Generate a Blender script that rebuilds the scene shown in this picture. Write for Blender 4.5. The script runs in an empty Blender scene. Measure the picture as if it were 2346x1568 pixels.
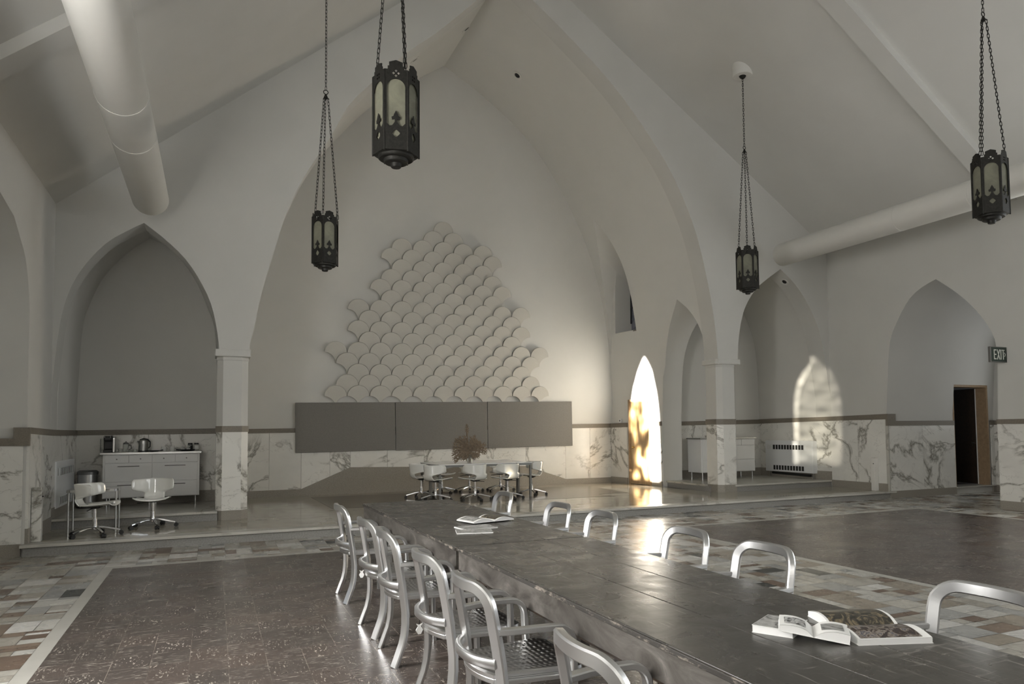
import bpy, bmesh, math, random
from mathutils import Vector, Matrix
random.seed(7)
PI = math.pi
scn = bpy.context.scene
COL = scn.collection
# ---------------------------------------------------------------- camera measurements (image 2346 x 1568)
YAW, PITCH, ROLL = 0.42748641, 0.050886, -0.01046674
FPX, CPX, CPY, EYE = 1667.54966, 1250.15207, 901.38452, 1.52
_f = Vector((math.sin(YAW)*math.cos(PITCH), math.cos(YAW)*math.cos(PITCH), math.sin(PITCH)))
_r = Vector((math.cos(YAW), -math.sin(YAW), 0)); _u = _r.cross(_f)
_c, _s = math.cos(ROLL), math.sin(ROLL)
CR, CU = _c*_r+_s*_u, -_s*_r+_c*_u
CAM = Vector((0, 0, EYE))
def ray(px, py): return CR*((px-CPX)/FPX) - CU*((py-CPY)/FPX) + _f
def onX(px, py, v): d = ray(px, py); return CAM+d*(v/d.x)
def onY(px, py, v): d = ray(px, py); return CAM+d*(v/d.y)
def onZ(px, py, v): d = ray(px, py); return CAM+d*((v-EYE)/d.z)
def up(px, py, x, y): d = ray(px, py); return EYE+math.hypot(x, y)/math.hypot(d.x, d.y)*d.z
cd = bpy.data.cameras.new('camera'); cam = bpy.data.objects.new('camera', cd); COL.objects.link(cam)
cam.matrix_world = Matrix((( CR.x, CU.x, -_f.x, 0), (CR.y, CU.y, -_f.y, 0), (CR.z, CU.z, -_f.z, EYE), (0, 0, 0, 1)))
cd.sensor_width = 36; cd.lens = FPX/2346*36
cd.shift_x = (1173-CPX)/2346; cd.shift_y = (CPY-784)/2346
cd.clip_start = .05; cd.clip_end = 200
scn.camera = cam

# ---------------------------------------------------------------- helpers
class MB:
    def __init__(s): s.v = []; s.f = []; s.m = Matrix.Identity(4)
    def add(s, vs, fs):
        o = len(s.v); s.v += [tuple(s.m @ Vector(v)) for v in vs]; s.f += [tuple(i+o for i in f) for f in fs]; return s
    def box(s, x0, x1, y0, y1, z0, z1):
        return s.add([(x0,y0,z0),(x1,y0,z0),(x1,y1,z0),(x0,y1,z0),(x0,y0,z1),(x1,y0,z1),(x1,y1,z1),(x0,y1,z1)],
              [(0,3,2,1),(4,5,6,7),(0,1,5,4),(1,2,6,5),(2,3,7,6),(3,0,4,7)])
    def prism(s, pts, a, b, ax='z'):
        n = len(pts)
        if ax == 'z': f = lambda p, h: (p[0], p[1], h)
        elif ax == 'y': f = lambda p, h: (p[0], h, p[1])
        else: f = lambda p, h: (h, p[0], p[1])
        return s.add([f(p, a) for p in pts]+[f(p, b) for p in pts], [tuple(range(n)), tuple(range(2*n-1, n-1, -1))]+[(i, i+n, (i+1) % n+n, (i+1) % n) for i in range(n)])
    def cyl(s, p0, p1, r0, r1=None, n=16, cap=True):
        r1 = r0 if r1 is None else r1
        p0, p1 = Vector(p0), Vector(p1); d = (p1-p0).normalized()
        a = d.orthogonal().normalized(); b = d.cross(a)
        R = lambda p, r: [tuple(p+(a*math.cos(2*PI*i/n)+b*math.sin(2*PI*i/n))*r) for i in range(n)]
        fs = [(i, (i+1) % n, (i+1) % n+n, i+n) for i in range(n)]
        if cap: fs += [tuple(range(n-1, -1, -1)), tuple(range(n, 2*n))]
        return s.add(R(p0, r0)+R(p1, r1), fs)
    def lathe(s, prof, n=24, c=(0, 0, 0)):
        vs = []; fs = []
        for r, z in prof: vs += [(c[0]+r*math.cos(2*PI*i/n), c[1]+r*math.sin(2*PI*i/n), c[2]+z) for i in range(n)]
        for k in range(len(prof)-1): fs += [(k*n+i, k*n+(i+1) % n, (k+1)*n+(i+1) % n, (k+1)*n+i) for i in range(n)]
        fs += [tuple(range(n-1, -1, -1)), tuple(range((len(prof)-1)*n, len(prof)*n))]
        return s.add(vs, fs)
    def tube(s, pts, r, n=8, closed=False):
        pts = [Vector(p) for p in pts]; N = len(pts); vs = []; fs = []; a = None
        for k, p in enumerate(pts):
            if closed: t = pts[(k+1) % N]-pts[k-1]
            else: t = pts[min(k+1, N-1)]-pts[max(k-1, 0)]
            t.normalize()
            if a is None: a = t.orthogonal().normalized()
            a = (a-t*a.dot(t)).normalized(); b = t.cross(a); rr = r[k] if isinstance(r, (list, tuple)) else r
            vs += [tuple(p+(a*math.cos(2*PI*i/n)+b*math.sin(2*PI*i/n))*rr) for i in range(n)]
        for k in range(N if closed else N-1):
            q = (k+1) % N; fs += [(k*n+i, k*n+(i+1) % n, q*n+(i+1) % n, q*n+i) for i in range(n)]
        if not closed: fs += [tuple(range(n-1, -1, -1)), tuple(range((N-1)*n, N*n))]
        return s.add(vs, fs)
    def bar(s, pts, nor, w, t, ch=.18):
        # flat bar swept along pts; nor = face normal at every point, w = width across, t = thickness along the normal
        pts = [Vector(p) for p in pts]; N = len(pts); vs = []; fs = []; c = min(min(w) if isinstance(w, list) else w, t)*ch
        for k, p in enumerate(pts):
            tg = (pts[min(k+1, N-1)]-pts[max(k-1, 0)]).normalized(); n = Vector(nor[k] if isinstance(nor, list) else nor)
            n = (n-tg*n.dot(tg)).normalized(); b = tg.cross(n)
            ww = (w[k] if isinstance(w, list) else w)/2; h = t/2
            for x, y in ((-ww+c,-h),(ww-c,-h),(ww,-h+c),(ww,h-c),(ww-c,h),(-ww+c,h),(-ww,h-c),(-ww,-h+c)): vs.append(tuple(p+b*x+n*y))
        for k in range(N-1): fs += [(k*8+i, k*8+(i+1) % 8, (k+1)*8+(i+1) % 8, (k+1)*8+i) for i in range(8)]
        fs += [tuple(range(7, -1, -1)), tuple(range((N-1)*8, N*8))]
        return s.add(vs, fs)
    def grid(s, rows):
        n = len(rows[0]); return s.add([p for r in rows for p in r], [(k*n+i, k*n+i+1, (k+1)*n+i+1, (k+1)*n+i) for k in range(len(rows)-1) for i in range(n-1)])
    def build(s, name, mt, parent=None, smooth=35, bevel=0, solid=0, sub=0):
        me = bpy.data.meshes.new(name); me.from_pydata(s.v, [], s.f)
        bm = bmesh.new(); bm.from_mesh(me)
        if len(s.f) > 1: bmesh.ops.recalc_face_normals(bm, faces=bm.faces)
        bm.to_mesh(me); bm.free()
        if smooth: me.shade_smooth(); me.set_sharp_from_angle(angle=math.radians(smooth))
        me.materials.append(mt)
        o = bpy.data.objects.new(name, me); COL.objects.link(o)
        if parent: o.parent = parent
        if solid: md = o.modifiers.new('solid', 'SOLIDIFY'); md.thickness = solid; md.offset = 0
        if sub: md = o.modifiers.new('sub', 'SUBSURF'); md.levels = sub; md.render_levels = sub
        if bevel: md = o.modifiers.new('bevel', 'BEVEL'); md.width = bevel; md.segments = 2; md.limit_method = 'ANGLE'; md.angle_limit = math.radians(40)
        return o
def thing(name, label, cat, loc=(0, 0, 0), rz=0, group=None, sc=None):
    o = bpy.data.objects.new(name, None); COL.objects.link(o); o.location = loc; o.rotation_euler = (0, 0, rz)
    o.empty_display_size = .1
    if sc: o.scale = sc
    return tag(o, label, cat, group)
def tag(o, label, cat, group=None):
    o['label'] = label; o['category'] = cat
    if group: o['group'] = group
    return o
def struct(o): o['kind'] = 'structure'; return o
def dup(root, loc, rz=None, label=None, sc=None):
    kids = {}
    for q in ALL(): kids.setdefault(q.parent, []).append(q)
    def cp(o, par):
        c = o.copy(); COL.objects.link(c); c.parent = par
        for h in kids.get(o, []): cp(h, c)
        return c
    r = cp(root, None); r.location = loc
    if rz is not None: r.rotation_euler = (0, 0, rz)
    if sc: r.scale = sc
    if label: r['label'] = label
    return r
def ALL(): return [o for o in COL.objects if o.parent]
def cut(o, cutters, op='DIFFERENCE'):
    for c in cutters:
        md = o.modifiers.new('b', 'BOOLEAN'); md.operation = op; md.object = c; md.solver = 'EXACT'
    dg = bpy.context.evaluated_depsgraph_get(); dg.update()
    me = bpy.data.meshes.new_from_object(o.evaluated_get(dg)); o.modifiers.clear(); o.data = me
    me.shade_smooth(); me.set_sharp_from_angle(angle=math.radians(28))
    for c in cutters: bpy.data.objects.remove(c)
    return o
def plate(name, outline, holes, th, mt, parent=None, mtx=None):
    # flat plate with holes, outline in local x/z, thickness along y
    cu = bpy.data.curves.new(name, 'CURVE'); cu.dimensions = '2D'; cu.fill_mode = 'BOTH'; cu.extrude = th/2
    for pl in [outline]+holes:
        sp = cu.splines.new('POLY'); sp.points.add(len(pl)-1); sp.use_cyclic_u = True
        for i, p in enumerate(pl): sp.points[i].co = (p[0], p[1], 0, 1)
    t = bpy.data.objects.new(name, cu); COL.objects.link(t)
    dg = bpy.context.evaluated_depsgraph_get(); dg.update()
    me = bpy.data.meshes.new_from_object(t.evaluated_get(dg)); bpy.data.objects.remove(t); bpy.data.curves.remove(cu)
    me.transform(Matrix.Rotation(PI/2, 4, 'X'))
    if mtx: me.transform(mtx)
    me.materials.clear(); me.materials.append(mt); me.name = name
    o = bpy.data.objects.new(name, me); COL.objects.link(o); o.parent = parent
    return o
def merge(name, objs, mt, parent=None):
    m = MB()
    for o in objs: m.add([v.co[:] for v in o.data.vertices], [tuple(p.vertices) for p in o.data.polygons]); bpy.data.objects.remove(o)
    return m.build(name, mt, parent)

# ---------------------------------------------------------------- materials
def newmat(name):
    m = bpy.data.materials.new(name); m.use_nodes = True; nt = m.node_tree
    return m, nt, nt.nodes['Principled BSDF']
def N(nt, t, **k):
    n = nt.nodes.new(t)
    for a, b in k.items():
        if a == 'inp':
            for i, v in b.items(): n.inputs[i].default_value = v
        else: setattr(n, a, b)
    return n
def ramp(nt, src, stops):
    r = N(nt, 'ShaderNodeValToRGB'); e = r.color_ramp.elements
    while len(e) < len(stops): e.new(.5)
    for i, (p, c) in enumerate(stops): e[i].position = p; e[i].color = (c if len(c) == 4 else (*c, 1))
    nt.links.new(src, r.inputs[0]); return r.outputs[0]
def mix(nt, a, b, f, mode='MIX'):
    m = N(nt, 'ShaderNodeMix', data_type='RGBA', blend_type=mode)
    for i, v in ((0, f), (6, a), (7, b)):
        if hasattr(v, 'is_linked') or isinstance(v, bpy.types.NodeSocket): nt.links.new(v, m.inputs[i])
        else: m.inputs[i].default_value = v if i == 0 else (*v, 1)
    return m.outputs[2]
def mth(nt, op, a, b=None, c=None):
    m = N(nt, 'ShaderNodeMath', operation=op)
    for i, v in enumerate((a, b, c)):
        if v is None: continue
        if isinstance(v, (int, float)): m.inputs[i].default_value = v
        else: nt.links.new(v, m.inputs[i])
    return m.outputs[0]
def coord(nt, kind='Object', scale=(1, 1, 1), loc=(0, 0, 0), rot=(0, 0, 0)):
    tc = N(nt, 'ShaderNodeTexCoord'); mp = N(nt, 'ShaderNodeMapping'); nt.links.new(tc.outputs[kind], mp.inputs[0])
    mp.inputs['Scale'].default_value = scale; mp.inputs['Location'].default_value = loc; mp.inputs['Rotation'].default_value = rot
    return mp.outputs[0]
def noise(nt, vec, scale, detail=4, rough=.55, dist=0):
    n = N(nt, 'ShaderNodeTexNoise'); n.inputs['Scale'].default_value = scale; n.inputs['Detail'].default_value = detail
    n.inputs['Roughness'].default_value = rough; n.inputs['Distortion'].default_value = dist; nt.links.new(vec, n.inputs['Vector']); return n
def bump(nt, bs, h, st, dist=.01):
    b = N(nt, 'ShaderNodeBump'); b.inputs['Strength'].default_value = st; b.inputs['Distance'].default_value = dist
    nt.links.new(h, b.inputs['Height']); nt.links.new(b.outputs[0], bs.inputs['Normal'])
def simple(name, col, rough=.5, metal=0, var=0, vs=8, bmp=0, bs_=60, coat=0, spec=None):
    m, nt, b = newmat(name); b.inputs['Base Color'].default_value = (*col, 1); b.inputs['Roughness'].default_value = rough; b.inputs['Metallic'].default_value = metal
    if coat: b.inputs['Coat Weight'].default_value = coat
    if spec is not None: b.inputs['Specular IOR Level'].default_value = spec
    v = coord(nt)
    if var:
        n = noise(nt, v, vs, 5); nt.links.new(ramp(nt, n.outputs[0], [(.3, tuple(c*(1-var) for c in col)), (.7, tuple(min(1, c*(1+var)) for c in col))]), b.inputs['Base Color'])
    if bmp: n = noise(nt, v, bs_, 3); bump(nt, b, n.outputs[0], bmp)
    return m
M = {}
M['plaster'] = simple('plaster', (.60, .592, .56), .85, var=.025, vs=1.2, bmp=.05, bs_=25)
M['plaster_white'] = simple('white_plaster', (.66, .65, .615), .85, var=.02, vs=1.5, bmp=.04, bs_=25)
M['duct'] = simple('duct_paint', (.68, .67, .63), .45, var=.02, vs=2)
M['white'] = simple('white_lacquer', (.80, .80, .79), .18, coat=.4)
M['whitem'] = simple('white_metal', (.76, .77, .77), .35)
M['shell'] = simple('white_shell', (.80, .80, .76), .12, coat=.6)
M['chrome'] = simple('chrome', (.72, .72, .73), .12, 1)
M['steel'] = simple('brushed_steel', (.50, .50, .49), .3, 1, var=.05, vs=30)
M['darksteel'] = simple('grey_metal', (.22, .22, .215), .4, .8)
M['black'] = simple('black_plastic', (.012, .012, .012), .4)
M['dark'] = simple('dark_void', (.02, .02, .018), .7)
M['iron'] = simple('black_iron', (.022, .021, .018), .55, .6, var=.3, vs=40, bmp=.1)
M['rail'] = simple('brown_stone', (.20, .175, .14), .45, var=.14, vs=60)
M['base'] = simple('grey_stone', (.30, .275, .235), .5, var=.16, vs=70)
M['riser'] = simple('grey_granite', (.27, .262, .245), .6, var=.2, vs=50)
M['felt'] = simple('pale_felt', (.56, .545, .50), .95, var=.03, vs=60, bmp=.15, bs_=300)
M['feltg'] = simple('grey_felt', (.205, .195, .178), .95, var=.06, vs=40, bmp=.2, bs_=300)
M['paper'] = simple('white_paper', (.82, .82, .80), .5)
M['page'] = simple('page_block', (.74, .74, .73), .7)
M['legs'] = simple('grey_table_legs', (.20, .195, .18), .45, .3)
M['wood_frame'] = simple('oak_frame', (.34, .235, .14), .5, var=.15, vs=14)
M['leaf'] = simple('dried_leaf', (.19, .145, .10), .8, var=.3, vs=30)
M['ceramic'] = simple('white_ceramic', (.78, .78, .75), .15, coat=.3)
M['leadgrey'] = simple('lead_came', (.05, .05, .05), .6, .5)
M['sign'] = simple('sign_green', (.02, .035, .028), .45)
M['letters'] = simple('sign_letters', (.62, .64, .60), .5)
M['brass'] = simple('brass', (.6, .42, .18), .25, 1)
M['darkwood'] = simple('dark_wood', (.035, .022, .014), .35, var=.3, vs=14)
M['rubber'] = simple('caster_rubber', (.014, .014, .014), .5)

def marble(name, base=(.80, .785, .735), vein=(.25, .235, .20), rough=.22, use_rnd=True):
    m, nt, b = newmat(name)
    tc = N(nt, 'ShaderNodeTexCoord'); at = N(nt, 'ShaderNodeAttribute', attribute_name='rnd')
    va = N(nt, 'ShaderNodeVectorMath', operation='ADD'); nt.links.new(tc.outputs['Object'], va.inputs[0])
    sc = N(nt, 'ShaderNodeVectorMath', operation='SCALE'); nt.links.new(at.outputs['Vector'], sc.inputs[0]); sc.inputs['Scale'].default_value = 9
    nt.links.new(sc.outputs[0], va.inputs[1]); v = va.outputs[0]
    mp = N(nt, 'ShaderNodeMapping'); nt.links.new(v, mp.inputs[0]); mp.inputs['Scale'].default_value = (1, 1, 1.35); v = mp.outputs[0]
    n1 = noise(nt, v, .62, 7, .58, .7); d1 = mth(nt, 'ABSOLUTE', mth(nt, 'SUBTRACT', n1.outputs[0], .5))
    n2 = noise(nt, v, 1.5, 6, .6, .5); d2 = mth(nt, 'ABSOLUTE', mth(nt, 'SUBTRACT', n2.outputs[0], .52))
    msk = noise(nt, v, .8, 2); mk = ramp(nt, msk.outputs[0], [(.38, (0, 0, 0)), (.52, (1, 1, 1))])
    v1 = ramp(nt, d1, [(0, (1, 1, 1)), (.007, (.6, .6, .6)), (.028, (0, 0, 0))])
    v2 = ramp(nt, d2, [(0, (.4, .4, .4)), (.003, (.2, .2, .2)), (.008, (0, 0, 0))])
    v1 = mix(nt, v1, mk, 1, 'MULTIPLY'); v2 = mix(nt, v2, mk, 1, 'MULTIPLY')
    cl = noise(nt, v, 1.6, 5); c0 = ramp(nt, cl.outputs[0], [(.3, tuple(x*.9 for x in base)), (.65, base)])
    f = mix(nt, v1, v2, 1, 'ADD'); c = mix(nt, c0, vein, f)
    nt.links.new(c, b.inputs['Base Color']); b.inputs['Roughness'].default_value = rough; return m
M['marble'] = marble('veined_marble')
M['marble_white'] = marble('white_marble_edge', (.54, .525, .475), (.36, .34, .30), .25)
def slabs():
    m, nt, b = newmat('polished_limestone'); v = coord(nt)
    n = noise(nt, v, 1.1, 5, .55, .6); c = ramp(nt, n.outputs[0], [(.3, (.33, .305, .25)), (.6, (.42, .39, .325)), (.8, (.46, .43, .37))])
    br = N(nt, 'ShaderNodeTexBrick'); nt.links.new(coord(nt, scale=(1, 1, 1), loc=(.2, .32, 0)), br.inputs[0])
    br.inputs['Scale'].default_value = 1; br.inputs['Brick Width'].default_value = .8; br.inputs['Row Height'].default_value = .72; br.inputs['Mortar Size'].default_value = .0035
    br.inputs['Color1'].default_value = (1, 1, 1, 1); br.inputs['Color2'].default_value = (.9, .9, .88, 1); br.inputs['Mortar'].default_value = (.55, .53, .5, 1)
    nt.links.new(mix(nt, c, br.outputs[0], 1, 'MULTIPLY'), b.inputs['Base Color'])
    r = noise(nt, v, 3, 3); nt.links.new(ramp(nt, r.outputs[0], [(.3, (.07,)*3), (.7, (.17,)*3)]), b.inputs['Roughness']); return m
M['slabs'] = slabs()
M['inlay'] = simple('brown_inlay', (.155, .132, .098), .22, var=.12, vs=2.5)
M['strip'] = simple('pale_strip', (.47, .46, .42), .3, var=.07, vs=3)
M['grout'] = simple('grout', (.33, .32, .295), .8)
def mosaic():
    m, nt, b = newmat('stone_mosaic'); at = N(nt, 'ShaderNodeAttribute', attribute_name='tilecol')
    v = coord(nt, scale=(1, 1, 1)); n = noise(nt, v, 9, 6, .65, 1.5); g = ramp(nt, n.outputs[0], [(.25, (.72,)*3), (.5, (1,)*3), (.75, (1.12,)*3)])
    nt.links.new(mix(nt, at.outputs['Color'], g, 1, 'MULTIPLY'), b.inputs['Base Color'])
    n2 = noise(nt, v, 2.5, 4); nt.links.new(ramp(nt, n2.outputs[0], [(.3, (.2,)*3), (.7, (.36,)*3)]), b.inputs['Roughness']); bump(nt, b, n.outputs[0], .12, .004); return m
M['mosaic'] = mosaic()
def vct():
    m, nt, b = newmat('brown_floor_tile'); PX, PY = .2355, .2885
    tc = N(nt, 'ShaderNodeTexCoord'); sx = N(nt, 'ShaderNodeSeparateXYZ'); nt.links.new(tc.outputs['Object'], sx.inputs[0])
    u = mth(nt, 'DIVIDE', mth(nt, 'ADD', sx.outputs[0], 20-.085+PX), PX); w = mth(nt, 'DIVIDE', mth(nt, 'ADD', sx.outputs[1], 20-.12), PY)
    cu, cw = mth(nt, 'FLOOR', u), mth(nt, 'FLOOR', w); fu, fw = mth(nt, 'FRACT', u), mth(nt, 'FRACT', w)
    par = mth(nt, 'MODULO', mth(nt, 'ADD', cu, cw), 2.0)
    cell = N(nt, 'ShaderNodeCombineXYZ'); nt.links.new(cu, cell.inputs[0]); nt.links.new(cw, cell.inputs[1])
    wn = N(nt, 'ShaderNodeTexWhiteNoise', noise_dimensions='3D'); nt.links.new(cell.outputs[0], wn.inputs[0])
    off = mth(nt, 'MULTIPLY', wn.outputs['Value'], 50)
    def fleck(a, c):
        cb = N(nt, 'ShaderNodeCombineXYZ'); nt.links.new(mth(nt, 'MULTIPLY', sx.outputs[0], a), cb.inputs[0]); nt.links.new(mth(nt, 'MULTIPLY', sx.outputs[1], c), cb.inputs[1]); nt.links.new(off, cb.inputs[2])
        n = noise(nt, cb.outputs[0], 1, 3, .6, .6); big = noise(nt, cb.outputs[0], .22, 2)
        s = mth(nt, 'ADD', n.outputs[0], mth(nt, 'MULTIPLY', big.outputs[0], .28))
        return ramp(nt, s, [(.752, (0,)*3), (.785, (1,)*3)]), n
    fa, na = fleck(13, 95); fb, nb = fleck(75, 24)
    fl = mix(nt, fa, fb, par)
    base = ramp(nt, wn.outputs['Value'], [(0, (.076, .064, .057)), (.5, (.087, .071, .063)), (1, (.098, .077, .066))])
    st = mix(nt, na.outputs[0], nb.outputs[0], par); base = mix(nt, base, ramp(nt, st, [(.3, (.9,)*3), (.7, (1.15,)*3)]), 1, 'MULTIPLY')
    c = mix(nt, base, (.42, .38, .33), fl)
    ju = mth(nt, 'LESS_THAN', fu, .016); jw = mth(nt, 'LESS_THAN', fw, .010); jn = noise(nt, tc.outputs['Object'], 2.2, 2)
    j = mth(nt, 'MULTIPLY', mth(nt, 'MAXIMUM', ju, jw), ramp(nt, jn.outputs[0], [(.45, (.15,)*3), (.62, (.9,)*3)]))
    c = mix(nt, c, (.30, .26, .22), j)
    nt.links.new(c, b.inputs['Base Color']); rn = noise(nt, tc.outputs['Object'], 1.4, 4); nt.links.new(ramp(nt, rn.outputs[0], [(.3, (.22,)*3), (.7, (.36,)*3)]), b.inputs['Roughness'])
    bump(nt, b, noise(nt, tc.outputs['Object'], 4, 3).outputs[0], .05, .01); return m
M['vct'] = vct()
def tabletop():
    m, nt, b = newmat('worn_dark_top'); v = coord(nt)
    n = noise(nt, v, 1.6, 6, .6, .5); c = ramp(nt, n.outputs[0], [(.3, (.038, .036, .033)), (.55, (.056, .052, .046)), (.75, (.074, .066, .055))])
    s = noise(nt, coord(nt, scale=(60, 5, 1), rot=(0, 0, .5)), 1, 3, .6, .4); s2 = noise(nt, coord(nt, scale=(6, 45, 1), rot=(0, 0, -.2)), 1, 3, .6, .6); k = noise(nt, v, 1.1, 3)
    a1 = mth(nt, 'ADD', s.outputs[0], mth(nt, 'MULTIPLY', k.outputs[0], .35)); a2 = mth(nt, 'ADD', s2.outputs[0], mth(nt, 'MULTIPLY', k.outputs[0], .35))
    f = mth(nt, 'MAXIMUM', ramp(nt, a1, [(.80, (0,)*3), (.88, (.5,)*3)]), ramp(nt, a2, [(.81, (0,)*3), (.90, (.45,)*3)]))
    nt.links.new(mix(nt, c, (.30, .28, .25), f), b.inputs['Base Color'])
    r = noise(nt, v, 5, 5, .6, .8); nt.links.new(ramp(nt, r.outputs[0], [(.3, (.2,)*3), (.7, (.4,)*3)]), b.inputs['Roughness'])
    g = noise(nt, coord(nt, scale=(5, 60, 1), rot=(0, 0, -.5)), 1, 4); bump(nt, b, mth(nt, 'ADD', g.outputs[0], r.outputs[0]), .05, .005); return m
M['top'] = tabletop()
def apron():
    m, nt, b = newmat('worn_table_side'); v = coord(nt, scale=(6, 2.2, 6)); n = noise(nt, v, 1.5, 7, .65, 1)
    c = ramp(nt, n.outputs[0], [(.3, (.035, .030, .026)), (.46, (.080, .072, .064)), (.6, (.122, .113, .102)), (.78, (.24, .22, .20))])
    nt.links.new(c, b.inputs['Base Color']); b.inputs['Roughness'].default_value = .5; bump(nt, b, n.outputs[0], .3, .005); return m
M['apron'] = apron()
M['worn_edge'] = None
def wornedge():
    m, nt, b = newmat('chipped_edge'); n = noise(nt, coord(nt, scale=(14, 5, 14)), 2, 6, .7)
    nt.links.new(ramp(nt, n.outputs[0], [(.52, (.04, .036, .032)), (.60, (.20, .175, .15)), (.75, (.34, .30, .26))]), b.inputs['Base Color']); b.inputs['Roughness'].default_value = .6; bump(nt, b, n.outputs[0], .5, .006); return m
M['worn_edge'] = wornedge()
def alum(name, weave=False):
    m, nt, b = newmat(name); b.inputs['Metallic'].default_value = 1; b.inputs['Base Color'].default_value = (.74, .745, .75, 1); b.inputs['Roughness'].default_value = .33
    if weave:
        b.inputs['Base Color'].default_value = (.58, .58, .58, 1); b.inputs['Roughness'].default_value = .28
        v = coord(nt); w1 = N(nt, 'ShaderNodeTexWave', wave_type='BANDS', bands_direction='X'); w2 = N(nt, 'ShaderNodeTexWave', wave_type='BANDS', bands_direction='Y')
        for w, s in ((w1, 12), (w2, 7)): nt.links.new(v, w.inputs[0]); w.inputs['Scale'].default_value = s; w.inputs['Distortion'].default_value = .8
        bump(nt, b, mth(nt, 'MULTIPLY', w1.outputs['Fac'], w2.outputs['Fac']), .9, .0045)
    return m
M['alum'] = alum('brushed_aluminium'); M['seat'] = alum('woven_aluminium_seat', True)
def glassy(name, col, rough=.3, tr=.85, em=0):
    m, nt, b = newmat(name); b.inputs['Base Color'].default_value = (*col, 1); b.inputs['Roughness'].default_value = rough; b.inputs['Transmission Weight'].default_value = tr; b.inputs['IOR'].default_value = 1.3; return m, nt, b
M['glass'] = glassy('clear_glass', (.9, .92, .9), .03, .95)[0]
def lampglass():
    m, nt, b = newmat('frosted_lantern_glass'); n = noise(nt, coord(nt), 4, 4, .6, .5)
    nt.links.new(ramp(nt, n.outputs[0], [(.3, (.19, .19, .145)), (.7, (.31, .305, .23))]), b.inputs['Base Color']); b.inputs['Roughness'].default_value = .25
    b.inputs['Transmission Weight'].default_value = .35; return m
M['lampglass'] = lampglass()
def stained():
    m, nt, b = newmat('grey_window_glass'); v = coord(nt); n = noise(nt, v, 3.5, 4, .6, 2); vo = N(nt, 'ShaderNodeTexVoronoi'); vo.inputs['Scale'].default_value = 5; nt.links.new(v, vo.inputs[0])
    c = ramp(nt, mth(nt, 'ADD', n.outputs[0], mth(nt, 'MULTIPLY', vo.outputs['Distance'], .3)), [(.35, (.06, .065, .085)), (.6, (.12, .13, .16)), (.8, (.24, .25, .29))])
    nt.links.new(c, b.inputs['Base Color']); b.inputs['Roughness'].default_value = .35; return m
M['stained'] = stained()
def doorwood():
    m, nt, b = newmat('honey_oak_door'); v = coord(nt, scale=(3, 9, .6)); n = noise(nt, v, 2.5, 6, .6, 1)
    nt.links.new(ramp(nt, n.outputs[0], [(.3, (.30, .20, .10)), (.6, (.46, .33, .19)), (.8, (.55, .42, .27))]), b.inputs['Base Color']); b.inputs['Roughness'].default_value = .3; return m
M['doorwood'] = doorwood()
def photo(name, stops, scale, dist=1.5, seed=0):
    m, nt, b = newmat(name); n = noise(nt, coord(nt, loc=(seed, seed*.7, 0)), scale, 6, .6, dist); nt.links.new(ramp(nt, n.outputs[0], stops), b.inputs['Base Color']); b.inputs['Roughness'].default_value = .22; return m
M['photo_dark'] = photo('printed_dark_photograph', [(.35, (.02, .019, .015)), (.52, (.05, .045, .035)), (.63, (.20, .16, .10)), (.68, (.06, .05, .04)), (.85, (.4, .37, .3))], 14, 2.5, 3)
M['photo_mono'] = photo('printed_grey_photograph', [(.3, (.05, .05, .05)), (.45, (.3, .3, .29)), (.7, (.5, .5, .48))], 16, 1.5, 5)
M['photo_twig'] = photo('printed_twig_drawing', [(.36, (.03, .03, .03)), (.44, (.3, .3, .3)), (.55, (.55, .55, .54))], 38, 2, 8)
M['photo_red'] = photo('printed_dark_red_scene', [(.3, (.02, .02, .03)), (.45, (.04, .025, .02)), (.56, (.25, .22, .19)), (.62, (.04, .04, .06)), (.8, (.5, .46, .40))], 20, 2, 11)
# ================================================================ ARCHITECTURE
XL, XR = -2.17, 13.05            # nave walls
YS, YG, YI, YB = 11.08, 12.65, 13.12, 16.7   # step front, crossing wall front/back, chancel back
YCL, YCR = 14.7, 15.0            # side chapel back walls
XC = 5.44
YREAR = -5.0
def px2(pts, Y): return [(onY(x, y, Y).x, onY(x, y, Y).z) for x, y in pts]
def resample(pts, n):
    pts = [Vector(p) for p in pts]; L = [0]
    for a, b in zip(pts, pts[1:]): L.append(L[-1]+(b-a).length)
    out = []; k = 0
    for i in range(n):
        t = L[-1]*i/(n-1)
        while k < len(L)-2 and L[k+1] < t: k += 1
        f = (t-L[k])/(L[k+1]-L[k]); out.append(pts[k].lerp(pts[k+1], f))
    return out
def catmull(pts, m=6):
    pts = [Vector(p) for p in pts]; out = []
    for i in range(len(pts)-1):
        p1, p2 = pts[i], pts[i+1]; p0 = pts[i-1] if i else p1*2-p2; p3 = pts[i+2] if i+2 < len(pts) else p2*2-p1
        for k in range(m):
            t = k/m; out.append(.5*((2*p1)+(p2-p0)*t+(2*p0-5*p1+4*p2-p3)*t*t+(3*p1-p0-3*p2+p3)*t**3))
    out.append(pts[-1]); return out
def arch(left, right, n=26):
    # left/right: points from spring to apex (apex last in both)
    return [tuple(p) for p in resample(catmull(left), n)] + [tuple(p) for p in reversed(resample(catmull(right), n)[:-1])]
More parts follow.
